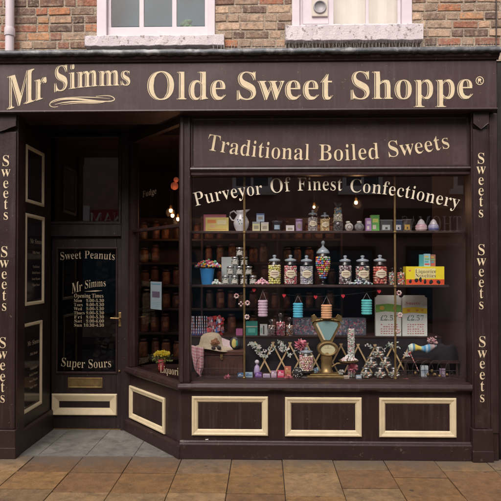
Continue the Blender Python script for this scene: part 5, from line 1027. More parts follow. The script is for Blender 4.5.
    m = MB(); rect_on_front(m, cx - w * .497, cx + w * .497, zb + .001, zb + h * .30, Y, (.70, .09, .03)); m.build('red_band', 'vc', b)
    m = MB(); m.col = (.02, .02, .02)
    for (q, s_, hh) in ((-.40, .05, .34), (-.24, .07, .30), (-.12, .05, .42), (.0, .045, .3), (.16, .075, .34), (.34, .07, .26)):
        for k in range(3): a = cx + (q + rg.uniform(-.02, .02)) * w; zz = zb + h * (hh * .6 + rg.uniform(-.08, .08)); m.ball((a, Y - .001, zz), (w * s_ * .6, .003, h * .10), 8, 5)
    m.build('liquorice_picture', 'vc', b)
    BP = Plane((0, Y), (1, 0), (0, -1)); m = MB(); m.col = (.03, .02, .02)
    for s_, y, in (('Liquorice', 273.0), ('Novelties', 277.3)):
        m = MB(); m.col = (.03, .02, .02); text_path(m, BP, s_, [(415.2, y), (436, y)], (3.5, 3.5), .0022); m.build('lettering', 'vc', b)
    m = MB(); rect_on_front(m, cx - w * .27, cx + w * .27, zb + h * .36, zb + h * .90, Y, (.86, .78, .35)); m.build('white_flash', 'vc', b)
    m = MB(); m.col = (.75, .25, .15); m.ball((cx - w * .40, Y - .0005, zb + h * .78), (.011, .002, .009), 10, 5); m.build('emblem', 'vc', b)
    zt = zb + h
    for (x0, x1, c, lab, yy) in ((419.3, 424, (.08, .35, .40), 'narrow dark teal packet, leftmost of three standing on the yellow box', .35), (424, 430.3, (.35, .62, .75), 'pale blue picture packet in the middle of three on the yellow box', .33), (430.5, 435.5, (.40, .18, .14), 'narrow rainbow striped packet, rightmost of three on the yellow box', .35)):
        cx, w, h = px2(x0, x1, 254.5 if c[2] < .7 else 253.8, yy, zt); m = MB(); m.col = c; m.box(cx - w / 2, cx + w / 2, yy, yy + .02, zt, zt + h)
        if c[0] > .34:
            for k, q in enumerate([(.6, .1, .1), (.1, .4, .5), (.2, .5, .2), (.65, .5, .1)]): rect_on_front(m, cx - w * .4, cx + w * (.2 if k % 2 else .35), zt + h * (.12 + .2 * k), zt + h * (.24 + .2 * k), yy, q)
        single(m, 'sweet_packet', 'vc', lab, 'packet', (cx, yy, zt), 'packets on the yellow box')
lower()

# ---- bunting and paper lanterns
def bunting():
    Yb = .24; pts = [(245, 284), (254, 289.5), (268, 292.6), (284, 294.6), (300, 296), (315, 296.4), (330, 296), (343, 295), (362, 293), (379, 290.4), (395, 285)]
    m = MB(); m.tube([P(x, y, Yb) for x, y in pts], .0016, 5)
    t = thing('bunting', 'string of small red hearts sagging between the two brass poles', 'bunting', P(315, 296, Yb)); m.build('string', 'vc', t); M['vc']
    for (x, y) in ((254, 290), (284, 295.5), (315.5, 297), (343, 296), (379, 291.4)):
        p = P(x, y, Yb - .004); m = MB(); m.col = (.55, .03, .05); s = .017
        out = [(p.x, p.z - s), (p.x + s * .95, p.z), (p.x + s * .85, p.z + s * .6), (p.x + s * .4, p.z + s * .75), (p.x, p.z + s * .4), (p.x - s * .4, p.z + s * .75), (p.x - s * .85, p.z + s * .6), (p.x - s * .95, p.z)]
        m.prism(out, p.y - .006, p.y + .006); m.build('heart', 'vcm', t, .003)
    for (x0, x1, y0, y1, yh, c, lab) in ((258, 267.7, 300, 316.5, 290.5, (.62, .46, .58), 'lilac ribbed paper lantern hanging from the bunting'), (293, 303, 303, 317.5, 295.5, (.10, .52, .72), 'bright blue ribbed paper lantern hanging from the bunting'), (321, 332, 304.5, 318.5, 296.3, (.78, .42, .22), 'orange ribbed paper lantern hanging just above the scale'), (361.3, 372, 299.5, 314.5, 293, (.12, .55, .55), 'turquoise ribbed paper lantern hanging towards the right')):
        a = P(x0, (y0 + y1) / 2, Yb); b = P(x1, (y0 + y1) / 2, Yb); cx = (a.x + b.x) / 2; r = (b.x - a.x) / 2; z0 = P(x0, y1, Yb).z; z1 = P(x0, y0, Yb).z; zh = P(x0, yh, Yb).z
        t = thing('paper_lantern', lab, 'lantern', (cx, Yb, z0), 'paper lanterns on the bunting'); m = MB(); m.col = c; n = 6; pr = []
        for k in range(n): q = (z1 - z0) / n; pr += [(r * .86, k * q), (r, (k + .3) * q), (r, (k + .7) * q)]
        pr.append((r * .86, z1 - z0)); m.lathe((cx, Yb, z0), pr, 20, False); m.build('paper_body', 'vcm', t)
        m = MB(); m.col = (.5, .45, .45); m.tube([(cx - r * .7, Yb, z1), (cx, Yb, zh), (cx + r * .7, Yb, z1)], .0014, 5); m.build('hanger', 'vc', t)
bunting()

# ---- goods on the ledge behind
def ledge():
    zb = Z3; Y = YL
    def bx(x0, x1, yt, c, lab, name='sweet_box', cat='box', Yq=Y, dep=.06, deco=None, grp=None):
        cx, w, h = px2(x0, x1, yt, Yq, zb); m = MB(); m.col = c; m.box(cx - w / 2, cx + w / 2, Yq, Yq + dep, zb, zb + h)
        if deco: deco(m, cx, w, h, Yq)
        return single(m, name, 'vc', lab, cat, (cx, Yq, zb), grp)
    # candy sticks in a blue tray
    cx, w, h = px2(189, 208.5, 315.5, Y, zb)
    t = thing('candy_stick_tray', 'low blue tray of upright blue and white candy sticks at the left', 'sweets', (cx, Y, zb)); m = MB(); m.col = (.05, .07, .25); m.box(cx - w / 2, cx + w / 2, Y - .02, Y + .1, zb, zb + h * .28); m.build('tray', 'vc', t)
    for k in range(9):
        x = cx - w / 2 + w * (k + .5) / 9; m = MB(); tilt = rg.uniform(-.008, .008)
        for i in range(12):
            m.col = (.55, .58, .62) if i % 2 else rg.choice([(.18, .24, .38), (.35, .12, .15)]); z0 = zb + .01 + (h - .015) * i / 12; m.tube([(x + tilt * i / 12, Y - .025 + .002 * (k % 2), z0), (x + tilt * (i + 1) / 12, Y - .025 + .002 * (k % 2), z0 + (h - .015) / 12)], .0062, 6)
        m.build('candy_stick', 'candy', t)
    # red and blue lollies
    cx, w, h = px2(208.5, 223.5, 316.5, .57, zb); t = thing('lollipop_bunch', 'bunch of red, white and blue wrapped lollies beside the candy sticks', 'sweets', (cx, .57, zb)); m = MB()
    for k in range(90): m.col = rg.choice([(.6, .06, .07), (.7, .7, .72), (.12, .22, .5), (.65, .12, .14), (.5, .2, .25)]); m.cbox((cx + rg.uniform(-.5, .5) * w, .57 + rg.uniform(-.02, .02), zb + .012 + rg.random() ** .8 * (h - .02)), (rg.uniform(.01, .03), .014, rg.uniform(.015, .045)), rg.uniform(-1, 1), 0, rg.uniform(-.6, .6))
    m.build('wrapped_lollies', 'candy', t)
    bx(236, 242.5, 329, (.42, .12, .28), 'tiny magenta box on the ledge left of the first brass pole')
    def d1(m, cx, w, h, Y): rect_on_front(m, cx - w * .5, cx + w * .5, zb + h * .6, zb + h * .66, Y, (.5, .5, .4)); rect_on_front(m, cx - w * .3, cx + w * .3, zb + h * .2, zb + h * .5, Y, (.12, .5, .42))
    bx(246, 257.5, 321.5, (.03, .27, .23), 'teal green carton just right of the left brass pole', deco=d1)
    def d2(m, cx, w, h, Y): rect_on_front(m, cx - w * .1, cx + w * .1, zb + h * .1, zb + h * .9, Y, (.08, .08, .1)); rect_on_front(m, cx - w * .4, cx - w * .2, zb + h * .2, zb + h * .7, Y, (.25, .5, .45))
    bx(260, 267.3, 324.5, (.66, .68, .66), 'white carton with a dark stripe next to the teal carton', deco=d2)
    def bag(x0, x1, yt, cols, lab, s=.012, tied=True):
        cx, w, h = px2(x0, x1, yt, .57, zb); t = thing('tied_sweet_bag', lab, 'bag', (cx, .57, zb), 'cellophane bags on the ledge'); m = MB(); hb = h * (.62 if tied else .9)
        sweets_fill(m, cx, .57, zb, w * .5, hb, cols, s); m.build('sweets', 'candy', t); m = MB(); k = 14; b = 0
        m.lathe((cx, .57, zb), [(w * .5, .0), (w * .54, hb * .5), (w * .4, hb * .9), (w * .10, hb * 1.08), (w * .42, h)], 12, False)
        for i, v in enumerate(m.v): v.x += rg.uniform(-.004, .004); v.z += rg.uniform(-.004, .004) if i > 11 else 0
        m.build('cellophane', 'lid' if tied else 'jar', t)
    bag(267.8, 275.5, 319.5, [(.32, .22, .18), (.45, .35, .3), (.6, .5, .45)], 'cellophane bag of brown sweets left of the red one')
    bag(276, 285.3, 313.5, [(.7, .2, .25), (.75, .5, .5), (.65, .08, .12)], 'tall cellophane bag of red and pink sweets tied at the top')
    bag(285.8, 293.5, 318, [(.65, .28, .12), (.6, .4, .3), (.7, .65, .6)], 'cellophane bag of orange sweets against the patterned box')
    # patterned long box
    cx, w, h = px2(293, 366, 318.5, .66, zb); t = thing('patterned_box', 'long flat box with busy pink, teal and navy confetti pattern behind the scale', 'box', (cx, .66, zb)); m = MB(); m.col = (.16, .18, .24); m.box(cx - w / 2, cx + w / 2, .66, .78, zb, zb + h); b = m.build('box', 'vc', t)
    m = MB()
    cs = [(.6, .12, .18), (.12, .35, .38), (.62, .58, .58), (.05, .07, .16), (.55, .25, .35), (.3, .45, .5), (.65, .4, .4)]
    for k in range(620):
        m.col = rg.choice(cs); s = rg.uniform(.005, .010); x = cx + rg.uniform(-.5, .5) * (w - .02); z = zb + .008 + rg.random() * (h - .016); a = rg.uniform(0, 1.5); y = .6585 - .0002 * (k % 7)
        m.quad((x + s * math.cos(a), y, z + s * math.sin(a)), (x - s * math.sin(a), y, z + s * math.cos(a)), (x - s * math.cos(a), y, z - s * math.sin(a)), (x + s * math.sin(a), y, z - s * math.cos(a)))
    m.build('confetti_pattern', 'vc', b)
    # two white price boards with notched corners
    for (x0, x1, c1, c2, lab, kind) in ((375.5, 401, (.22, .50, .10), (.75, .55, .08), 'white notched card with a green and yellow band and dark lettering, left of the pair', 0), (402.3, 427, (.85, .62, .04), (.75, .12, .10), 'white notched card with a bright yellow band and red lettering, right of the pair', 1)):
        cx, w, h = px2(x0, x1, 295.5, .58, zb); x0, x1 = cx - w / 2, cx + w / 2; n = .022; z1 = zb + h; Yq = .58
        t = thing('notched_card', lab, 'card', (cx, Yq, zb), 'pair of white notched cards')
        m = MB(); m.col = (.86, .92, .87); m.prism([(x0, zb), (x1, zb), (x1, z1 - n), (x1 - n * .4, z1 - n), (x1 - n, z1 - n * .4), (x1 - n, z1), (x0 + n, z1), (x0 + n, z1 - n * .4), (x0 + n * .4, z1 - n), (x0, z1 - n)], Yq, Yq + .05); b = m.build('card', 'vc', t)
        m = MB(); m.col = c1; q0, q1 = (.58, .80) if kind == 0 else (.55, .72); m.prism([(x0 + .001, zb + h * q0), (x0 + w * .4, zb + h * (q0 + .03)), (x1 - .001, zb + h * q0), (x1 - .001, zb + h * (q1 - .04)), (x0 + w * .5, zb + h * q1), (x0 + .001, zb + h * (q1 - .03))], Yq - .0015, Yq - .0003)
        m.build('colour_band', 'vc', b); m = MB()
        for xx, rr in (((.25, .075), (.75, .055)) if kind == 0 else ((.25, .05), (.6, .04), (.8, .04))): m.col = c2 if kind == 0 else (.75, .3, .05); m.ball((x0 + w * xx, Yq - .002, zb + h * (q0 + q1) / 2), (w * rr * 1.4, .002, w * rr * 1.2), 10, 5)
        m.build('sweet_picture', 'vc', b)
        TP = Plane((0, Yq), (1, 0), (0, -1)); m = MB()
        m.col = (.05, .16, .13); text_uz(m, TP, '£2.57', x0 + w * .17, zb + h * .385, .072, .0022)
        m.build('lettering', 'vc', b); m = MB()
        if kind: m.col = (.70, .10, .12); text_uz(m, TP, 'Sweets', x0 + w * .12, zb + h * .77, .05, .0022); m.build('lettering', 'vc', b)
        m = MB(); m.col = (.62, .22, .22)
        for r_ in range(5):
            for c_ in range(7):
                if rg.random() < .85: xx = x0 + w * (.2 + .10 * c_); zz = zb + h * (.05 + .055 * r_); m.box(xx, xx + w * rg.uniform(.04, .08), Yq - .0015, Yq - .0003, zz, zz + h * .022)
        m.build('small_print', 'vc', b)
    # pinkish curtain edge strip / dark coat behind at right
ledge()
# ------------------------------------------------------------------ lower display
def low():
    zb = ZF
    # red brown trunk under the hat
    Y = .38; cx, w, h = px2(200, 243, 350.5, Y, zb); t = thing('wooden_trunk', 'dark reddish brown wooden trunk under the straw hat', 'trunk', (cx, Y, zb))
    m = MB(); m.box(cx - w / 2, cx + w / 2, Y, Y + .14, zb, zb + h * .78); m.build('trunk_body', 'trunk', t, .006)
    m = MB(); m.box(cx - w / 2 - .006, cx + w / 2 + .006, Y - .008, Y + .146, zb + h * .785, zb + h - .0); m.build('lid', 'trunk', t, .006)
    m = MB(); m.box(cx - .012, cx + .012, Y - .014, Y - .0085, zb + h * .62, zb + h * .86); m.build('clasp', 'brassd', t)
    zt = zb + h + .001
    # straw hat with band and rose
    hx, hy = P(212, 346, .42).x, .47; s = sc_at(.45)
    t = thing('straw_hat', 'pale straw sun hat with a floppy brim and a brown ribbon rosette', 'hat', (hx, hy, zt)); m = MB(); m.smooth = True; seg = 40
    prof = [(15.5, 5.5), (14.5, 10.5), (10, 13.5), (0, 14.5)]
    b = 0; rings = [(25, -1.5), (21, .6), (16, 2.0), (14.8, 5.5), (13.6, 10.5), (10, 13.6), (4, 14.8)]
    for r, z in rings:
        for k in range(seg):
            a = 2 * math.pi * k / seg; fl = (r - 15) / 10 if r > 15 else 0
            m.v.append(Vector((hx + (r * math.cos(a) * (1.05 if math.cos(a) < 0 else .80 + .25 * fl)) * s * .82, hy + r * .6 * math.sin(a) * s, zt + .018 + (z + fl * (1.3 * math.sin(3 * a + 1) - .9 * math.cos(a - .6))) * s)))
    for i in range(len(rings) - 1):
        for k in range(seg): j = (k + 1) % seg; m.face([i * seg + k, i * seg + j, (i + 1) * seg + j, (i + 1) * seg + k])
    m.v.append(Vector((hx, hy, zt + .018 + 15 * s))); q = len(m.v) - 1
    for k in range(seg): m.face([(len(rings) - 1) * seg + k, (len(rings) - 1) * seg + (k + 1) % seg, q])
    o = m.build('crown_and_brim', 'straw', t); md = o.modifiers.new('t', 'SOLIDIFY'); md.thickness = .004
    m = MB(); m.col = (.30, .14, .07); rx = hx + .035; 
    for k in range(14): a = k * 2.4; r = .004 + .0022 * k; m.ball((rx + r * math.cos(a) * 1.1, hy - .125 + .001 * k, zt + .085 + r * math.sin(a)), (.016, .008, .014), 8, 5)
    m.build('ribbon_rosette', 'vcm', t)
    m = MB(); m.col = (.05, .035, .04); m.ball((hx + .022, hy - .135, zt + .028), (.022, .02, .016), 10, 6); m.ball((hx + .075, hy - .125, zt + .030), (.022, .02, .016), 10, 6); m.build('ribbon_bow', 'vcm', t)
    # folded pink pale paper bag & black and yellow tin next to the hat
    cx, w, h = px2(219, 233, 337.5, .50, zt); m = MB(); m.col = (.72, .58, .62); m.hexa([(cx - w / 2, .46, zt), (cx + w / 2, .44, zt), (cx + w / 2, .56, zt), (cx - w / 2, .56, zt), (cx - w * .4, .47, zt + h), (cx + w * .3, .45, zt + h * .7), (cx + w * .4, .55, zt + h * .6), (cx - w * .4, .55, zt + h)])
    single(m, 'folded_bag', 'vcm', 'folded pale pink paper bag lying beside the straw hat', 'bag', (cx, .5, zt), None, .004)
    cx, w, h = px2(229.5, 240.5, 337, .44, zt); r = w / 2; t = thing('round_tin', 'round black tin with yellow face standing on edge next to the brass pole', 'tin', (cx, .44, zt))
    m = MB(); m.col = (.03, .03, .035); m.ball((cx, .45, zt + h / 2), (r, .02, h / 2), 20, 10); m.build('rim', 'vc', t)
    m = MB(); m.col = (.6, .52, .16); m.ball((cx - r * .15, .434, zt + h / 2), (r * .45, .006, h * .36), 14, 8); m.col = (.05, .25, .2); m.ball((cx + r * .35, .432, zt + h * .5), (r * .22, .006, h * .24), 10, 6); m.build('face', 'vc', t)
    # gingham cloth hanging at the left
    m = MB(); Y = .30; nx, nz = 14, 20; m.smooth = True; pts = []
    for i in range(nz + 1):
        f = i / nz; yp = 345.5 + 31 * f
        xl = 190.5 + 6 * f ** 1.6; xr = 203.5 if f < .62 else 203.5 - (f - .62) * 10
        xl = xl + (6 if f > .8 else 0) * (f - .8) * 5
        for k in range(nx + 1):
            g = k / nx; p = P(xl + (xr - xl) * g, yp + 2.5 * g, Y); pts.append(Vector((p.x, Y + .022 * math.sin(g * 13 + f * 2) * (.4 + f) + .03 * (1 - f), p.z)))
    m.v = pts
    for i in range(nz):
        for k in range(nx):
            a = (i // 1) % 2; b = k % 2; m.col = (.66, .22, .28) if a and b else (.70, .42, .44) if (a or b) else (.74, .62, .60)
            m.face([i * (nx + 1) + k, i * (nx + 1) + k + 1, (i + 1) * (nx + 1) + k + 1, (i + 1) * (nx + 1) + k])
    o = single(m, 'gingham_cloth', 'vcm', 'pink and white gingham cloth hanging in folds at the left of the window', 'cloth', (pts[0].x, Y, zb)); md = o.modifiers.new('t', 'SOLIDIFY'); md.thickness = .003
    # wire rack with scrolls, left and right
    for (x0, x1, yt, lab) in ((198, 243, 356, 'low black wire rack of looping arches in front of the wooden trunk'), (398, 456, 360, 'low black wire rack of looping arches at the right of the window')):
        Y = .20; a = P(x0, 370, Y).x; b = P(x1, 370, Y).x; zt_ = P(x0, yt, Y).z; h = zt_ - zb - .004; n = 6 if x0 < 300 else 7; t = thing('wire_rack', lab, 'rack', ((a + b) / 2, Y, zb), 'black wire racks'); w = (b - a) / n
        m = MB(); 
        for z in (zb + .008, zb + h * .45): m.tube([(a, Y, z), (b, Y, z)], .0028, 6)
        m.build('rail', 'iron', t)
        for k in range(n):
            c = a + w * (k + .5); m = MB(); m.tube([(c - w * .75, Y + .004 * (k % 2), zb + .003)] + [(c - w * .75 * math.cos(math.pi * i / 12), Y + .004 * (k % 2), zb + h * .5 + h * .5 * math.sin(math.pi * i / 12)) for i in range(13)] + [(c + w * .75, Y + .004 * (k % 2), zb + .003)], .0026, 6)
            m.tube([(c + .018 * math.cos(q * .6) * (1 - q * .05), Y, zb + h * .28 + .022 * math.sin(q * .6) * (1 - q * .05)) for q in range(14)], .002, 5)
            m.build('loop', 'iron', t)
    # expanding trellis
    Y = .50; t = thing('trellis', 'expanding pine trellis of crossed slats running across the black ledge front', 'trellis', P(330, 375, Y))
    for k in range(10):
        xa = 256 + 17 * k
        for sgn in (1, -1):
            if (k == 0 and sgn < 0) or (k == 9 and sgn > 0): pass
            p = P(xa - 1.2 * sgn, 341.5 + .4 * k, Y); q = P(xa + 15.5 * sgn, 374 + .35 * k, Y); yy = Y - (.006 if sgn > 0 else .0); d = (q - p); L = d.length; ang = math.atan2(d.z, d.x)
            if not (250 < xa + 15.5 * sgn < 412): continue
            m = MB(); m.cbox(((p.x + q.x) / 2, yy, (p.z + q.z) / 2), (L, .005, .0145), 0, 0, -ang); m.build('slat', 'wood', t, .001)
    # flowers twined along it
    m = MB(); gcol = [(.60, .66, .58), (.75, .72, .68), (.50, .60, .52), (.60, .30, .34), (.2, .3, .2)]
    for k in range(80):
        px = rg.choice([rg.uniform(249, 262), rg.uniform(262, 300), rg.uniform(364, 412), rg.uniform(249, 300)]); py = 348 + 3.5 * math.sin(px * .22) + rg.uniform(-3.5, 4.5); p = P(px, py, .47 + rg.uniform(-.015, .015)); c = rg.choice(gcol[:3] if rg.random() < .75 else gcol); m.col = c
        for j in range(4): a = rg.uniform(0, 6.28); r = rg.uniform(.010, .020); m.quad(p, p + Vector((r * math.cos(a), rg.uniform(-.006, .0), r * math.sin(a))), p + Vector((r * 1.5 * math.cos(a + .4), -.004, r * 1.5 * math.sin(a + .4))), p + Vector((r * math.cos(a + .8), -.001, r * math.sin(a + .8))))
    single(m, 'flower_garland', 'vcm', 'garland of pale artificial flowers twined through the trellis tops', 'garland', P(300, 348, .53))
    m = MB(); 
    for (cx_, cy_, n_) in ((236.5, 296, 7), (247.5, 303, 8), (247, 317, 7), (241, 304, 4), (396, 293, 7), (397, 315, 8), (395, 331, 6)):
        p0 = P(cx_ - (3 if cx_ < 300 else 0) + 3 , cy_, .18)
        for k in range(n_): a = k * 6.28 / n_; m.col = rg.choice([(.62, .48, .44), (.66, .55, .5), (.5, .28, .28)]); m.ball(p0 + Vector((.017 * math.cos(a), -.004, .017 * math.sin(a))), (.010, .005, .010), 6, 4)
    single(m, 'blossom_sprig', 'vcm', 'sprigs of pale pink artificial blossom clipped to the brass poles', 'flowers', P(244, 303, .18))
    # soft pink pompoms
    def pompom(px, py, rpx, Y, lab, col=(.78, .30, .38)):
        p = P(px, py, Y); r = rpx * sc_at(Y); m = MB()
        for k in range(120):
            d = Vector((rg.gauss(0, 1), rg.gauss(0, 1), rg.gauss(0, 1))).normalized(); e = d.cross(Vector((rg.random(), rg.random(), rg.random()))).normalized() * r * .13; m.col = tuple(c * rg.uniform(.8, 1.15) for c in col)
            l = rg.uniform(.65, 1.1); m.quad(p + d * r * .1 - e, p + d * r * .1 + e, p + d * r * l + e * .8, p + d * r * l - e * .8)
        single(m, 'gift_bow', 'vcm', lab, 'bow', p, 'spiky pink gift bows')
    pompom(301, 344.5, 6.5, .26, 'spiky pink gift bow on top of the tall glass jar left of the scale')
    pompom(352.5, 367.5, 5.5, .24, 'spiky pink gift bow at the foot of the speckled column')
    pompom(289, 379, 5, .20, 'spiky pink gift bow on the window floor left of the black speckled ball', (.75, .28, .33))
    pompom(227, 378.5, 4.5, .2, 'small dark pink gift bow on the floor in front of the left wire rack', (.55, .2, .26))
    pompom(405.5, 381, 3.5, .2, 'small coral gift bow on the floor beside the right wire rack', (.65, .2, .2))
    candy_jar(298.5, 314, 347.5, zb + .06, .26, [(.78, .50, .42), (.80, .62, .40), (.72, .35, .38), (.8, .7, .6)], 'squat glass jar of pink and peach sweets under the spiky pink bow', 'jars on the window floor', .011, 'knob', None)
    cx, w, h = px2(297, 315, 375, .26, zb); m = MB(); m.lathe((cx, .26, zb), [(0, 0), (.08, 0), (.075, .012), (.03, .02), (.025, .045), (.07, .055), (.07, .0585), (0, .0585)], 20); single(m, 'pedestal_stand', 'iron', 'dark pedestal stand carrying the squat jar of pink sweets', 'stand', (cx, .26, zb))
    # white and lilac glass bottle doll
    cx, w, h = px2(254, 260, 360, .3, zb); m = MB(); r = w / 2; m.col = (.45, .36, .58); m.lathe((cx, .3, zb), [(0, 0), (r, 0), (r * 1.05, h * .35), (r * .8, h * .6), (r * .35, h * .7), (r * .35, h * .8)], 18, False); m.col = (.65, .6, .68); m.ball((cx, .3, zb + h * .88), r * .75, 12, 8)
    single(m, 'perfume_bottle', 'ceramic', 'small lilac bottle with a round pale stopper in front of the trellis', 'bottle', (cx, .3, zb))
    # row of little boxes on the floor
    rows = [(237.5, 244.5, 373.5, (.06, .16, .34), (.6, .66, .72), 'navy and white little carton, left one of the blue pair by the pole'), (245.2, 252.5, 373, (.38, .52, .62), (.08, .16, .35), 'pale blue little carton, right one of the blue pair by the pole'),
            (255, 261.8, 373, (.16, .06, .26), (.4, .3, .55), 'deep purple little carton on the window floor'), (263, 270, 374.5, (.50, .44, .52), (.3, .2, .4), 'lilac grey little carton on the window floor'),
            (271, 276.5, 371.5, (.45, .30, .42), (.7, .6, .65), 'mauve little carton next to the red one'), (277.5, 284, 371, (.60, .06, .14), (.78, .5, .55), 'red little carton with pale label on the window floor'), (284.5, 291, 367, (.55, .16, .12), (.5, .35, .15), 'brick red taller carton behind the pink bow')]
    for (x0, x1, yt, c, c2, lab) in rows:
        Yq = .24 if yt > 370 else .30; cx, w, h = px2(x0, x1, yt, Yq, zb); m = MB(); m.col = c; m.box(cx - w / 2, cx + w / 2, Yq, Yq + .05, zb, zb + h)
        rect_on_front(m, cx - w * .4, cx + w * .4, zb + h * .3, zb + h * .65, Yq, c2); rect_on_front(m, cx - w * .3, cx + w * .0, zb + h * .72, zb + h * .9, Yq, tuple(min(1, q * 1.6) for q in c2)); rect_on_front(m, cx - w * .25, cx + w * .3, zb + h * .4, zb + h * .5, Yq - .0012, c)
        single(m, 'little_carton', 'vc', lab, 'box', (cx, Yq, zb), 'row of little cartons on the window floor', .0012)
    p = P(297.5, 377, .22); m = MB(); m.col = (.03, .03, .03); m.ball((p.x, .22, zb + .052), (.045, .045, .052), 16, 10)
    for k in range(26): d = Vector((rg.gauss(0, 1), -abs(rg.gauss(0, 1)), rg.gauss(0, 1))).normalized(); m.col = (.7, .65, .6); m.ball(Vector((p.x, .22, zb + .052)) + Vector((d.x * .045, d.y * .045, d.z * .052)), .005, 6, 4)
    single(m, 'speckled_ball', 'vc', 'black ball with white specks on the floor left of the scale', 'ball', (p.x, .22, zb))
    pompom(316.5, 370, 3.2, .22, 'small pale blue gift bow tucked beside the left foot of the scale', (.5, .62, .72))
    pompom(341, 372, 3.0, .22, 'small white gift bow just right of the scale base', (.7, .68, .66))
    for (x0, x1, yt, c, c2, lab) in ((333, 339, 375, (.55, .2, .25), (.7, .65, .6), 'small pinkish red carton right of the scale base'), (343.5, 349, 376, (.5, .45, .35), (.3, .2, .15), 'small tan carton between the scale and the speckled column'), (356, 361.5, 375.5, (.3, .38, .45), (.7, .7, .7), 'small grey blue carton left of the round glass jars'), (421, 428, 366, (.50, .56, .60), (.3, .4, .5), 'pale blue grey carton behind the loops of the right wire rack'), (440, 445.5, 369, (.28, .2, .3), (.5, .45, .5), 'small mauve carton behind the loops of the right wire rack')):
        Yq = .20 if x0 < 400 else .32; cx, w, h = px2(x0, x1, yt, Yq, zb); h = min(h, .12); m = MB(); m.col = c; m.box(cx - w / 2, cx + w / 2, Yq, Yq + .04, zb, zb + h); rect_on_front(m, cx - w * .35, cx + w * .35, zb + h * .3, zb + h * .7, Yq, c2)
        single(m, 'little_carton', 'vc', lab, 'box', (cx, Yq, zb), 'row of little cartons on the window floor', .0012)
    # --- brass shop scale
    Y = .27; cx = P(326.5, 350, Y).x; s = sc_at(Y); z = lambda y: P(326, y, Y).z
    t = thing('shop_scale', 'antique brass shop scale with a fan shaped teal dial in the middle of the window', 'scale', (cx, Y, zb))
    m = MB(); m.cbox((cx - .02, Y, zb + .014), (36 * s, .20, .026)); m.cbox((cx - .02, Y, zb + .034), (30 * s, .15, .012)); m.build('base', 'brassd', t, .006)
    m = MB(); m.lathe((cx, Y, zb + .041), [(6.5 * s, 0), (6.5 * s, .02), (5.4 * s, .03), (5.2 * s, z(360) - zb - .06), (6 * s, z(358) - zb - .045), (4.5 * s, z(352) - zb - .04)], 24); m.build('column', 'brass', t)
    def outline(pts, off=0): return [(P(x, y, Y).x, P(x, y, Y).z) for x, y in pts]
    arc = [(326.5 + 15.6 * math.sin(a), 344.5 - 27.3 * math.cos(a)) for a in [R(-34 + 68 * k / 12) for k in range(13)]]
    fan = [(322, 341)] + [(x, y) for x, y in arc] + [(331, 341)]
    fan = [(321.5, 342), (312.5, 324), (314, 320.5), (320, 318.5), (326.5, 317.8), (333, 318.5), (339, 320.5), (340.5, 324), (331.5, 342)]
    m = MB(); m.prism(outline(fan), Y - .035, Y + .035); m.build('dial_housing', 'brassd', t, .004)
    inn = [(323.3, 339.5), (315.3, 324.5), (316.5, 322.3), (326.5, 320.3), (336.5, 322.3), (337.7, 324.5), (329.7, 339.5)]
    m = MB(); m.prism(outline(inn), Y - .040, Y - .0352); m.build('dial', 'teal', t)
    m = MB(); m.prism(outline([(315.6, 323.8), (317, 322.8), (325, 339.5), (323.4, 339.5)]), Y - .042, Y - .0402); m.build('pointer', 'cream', t)
    cap = [(311.5, 321.5), (311.8, 316), (314.5, 315), (317.5, 318), (320, 319), (322, 316.5), (326.5, 315.6), (331, 316.5), (333, 319), (335.5, 318), (338.5, 315), (341.2, 316), (341.5, 321.5), (338, 320.2), (326.5, 318.6), (315, 320.2)]
    m = MB(); m.prism(outline(cap), Y - .045, Y + .04); m.build('crest', 'brass', t, .004)
    cz = P(327.5, 348.5, Y); m = MB(); seg = 30; R1, R2, hh = 10.5 * s, 7.2 * s, .70
    b = 0
    for rr, yy in ((R1, Y + .03), (R1, Y - .045), (R1 * .92, Y - .055), (R2, Y - .050), (R2, Y - .040)):
        for k in range(seg): a = 2 * math.pi * k / seg; m.v.append(Vector((cz.x + rr * math.cos(a), yy, cz.z + rr * hh * math.sin(a))))
    m.smooth = True
    for i in range(4):
        for k in range(seg): j = (k + 1) % seg; m.face([i * seg + k, i * seg + j, (i + 1) * seg + j, (i + 1) * seg + k])
    m.build('round_window_rim', 'brassd', t)
    m = MB(); m.col = (.62, .60, .36); seg = 30; m.v = [Vector((cz.x + R2 * math.cos(6.2832 * k / seg), Y - .042, cz.z + R2 * hh * math.sin(6.2832 * k / seg))) for k in range(seg)]; m.face(list(range(seg)))
    m.col = (.25, .12, .06); m.box(cz.x - R2 * .5, cz.x + R2 * .5, Y - .0428, Y - .0421, cz.z + R2 * .1, cz.z + R2 * .14); m.box(cz.x - .002, cz.x + .002, Y - .0428, Y - .0421, cz.z + R2 * .14, cz.z + R2 * .5); m.build('reading_card', 'vc', t)
    m = MB(); m.tube([(cx + .04, Y, zb + .09), (cx + .10, Y, zb + .13), (cx + .22, Y, zb + .13)], .009, 8); m.lathe((cx + .21, Y, zb + .135), [(0, 0), (.02, .0), (.085, .012), (.095, .024), (.09, .024), (0, .008)], 22, False); m.build('pan_and_arm', 'brassd', t)
    zp = zb + .160
    m = MB()
    for k in range(60): a = rg.uniform(0, 6.28); q = rg.random() ** .5; m.col = rg.choice([(.7, .6, .62), (.7, .5, .5), (.6, .65, .66), (.75, .72, .68)]); m.ico((cx + .21 + .08 * q * math.cos(a), Y + .05 * q * math.sin(a), zp + (1 - q) * .05), .012)
    single(m, 'sweet_heap', 'candy', 'heap of pale pink and white sweets in the brass scale pan', 'sweets', (cx + .21, Y, zp))
    # speckled column of candy
    cx, w, h = px2(347.3, 354.8, 328, .30, zb); m = MB(); sweets_fill(m, cx, .3, zb, w * .5, h, [(.62, .66, .60), (.6, .25, .28), (.5, .58, .5), (.72, .7, .66), (.3, .35, .3)], .0085)
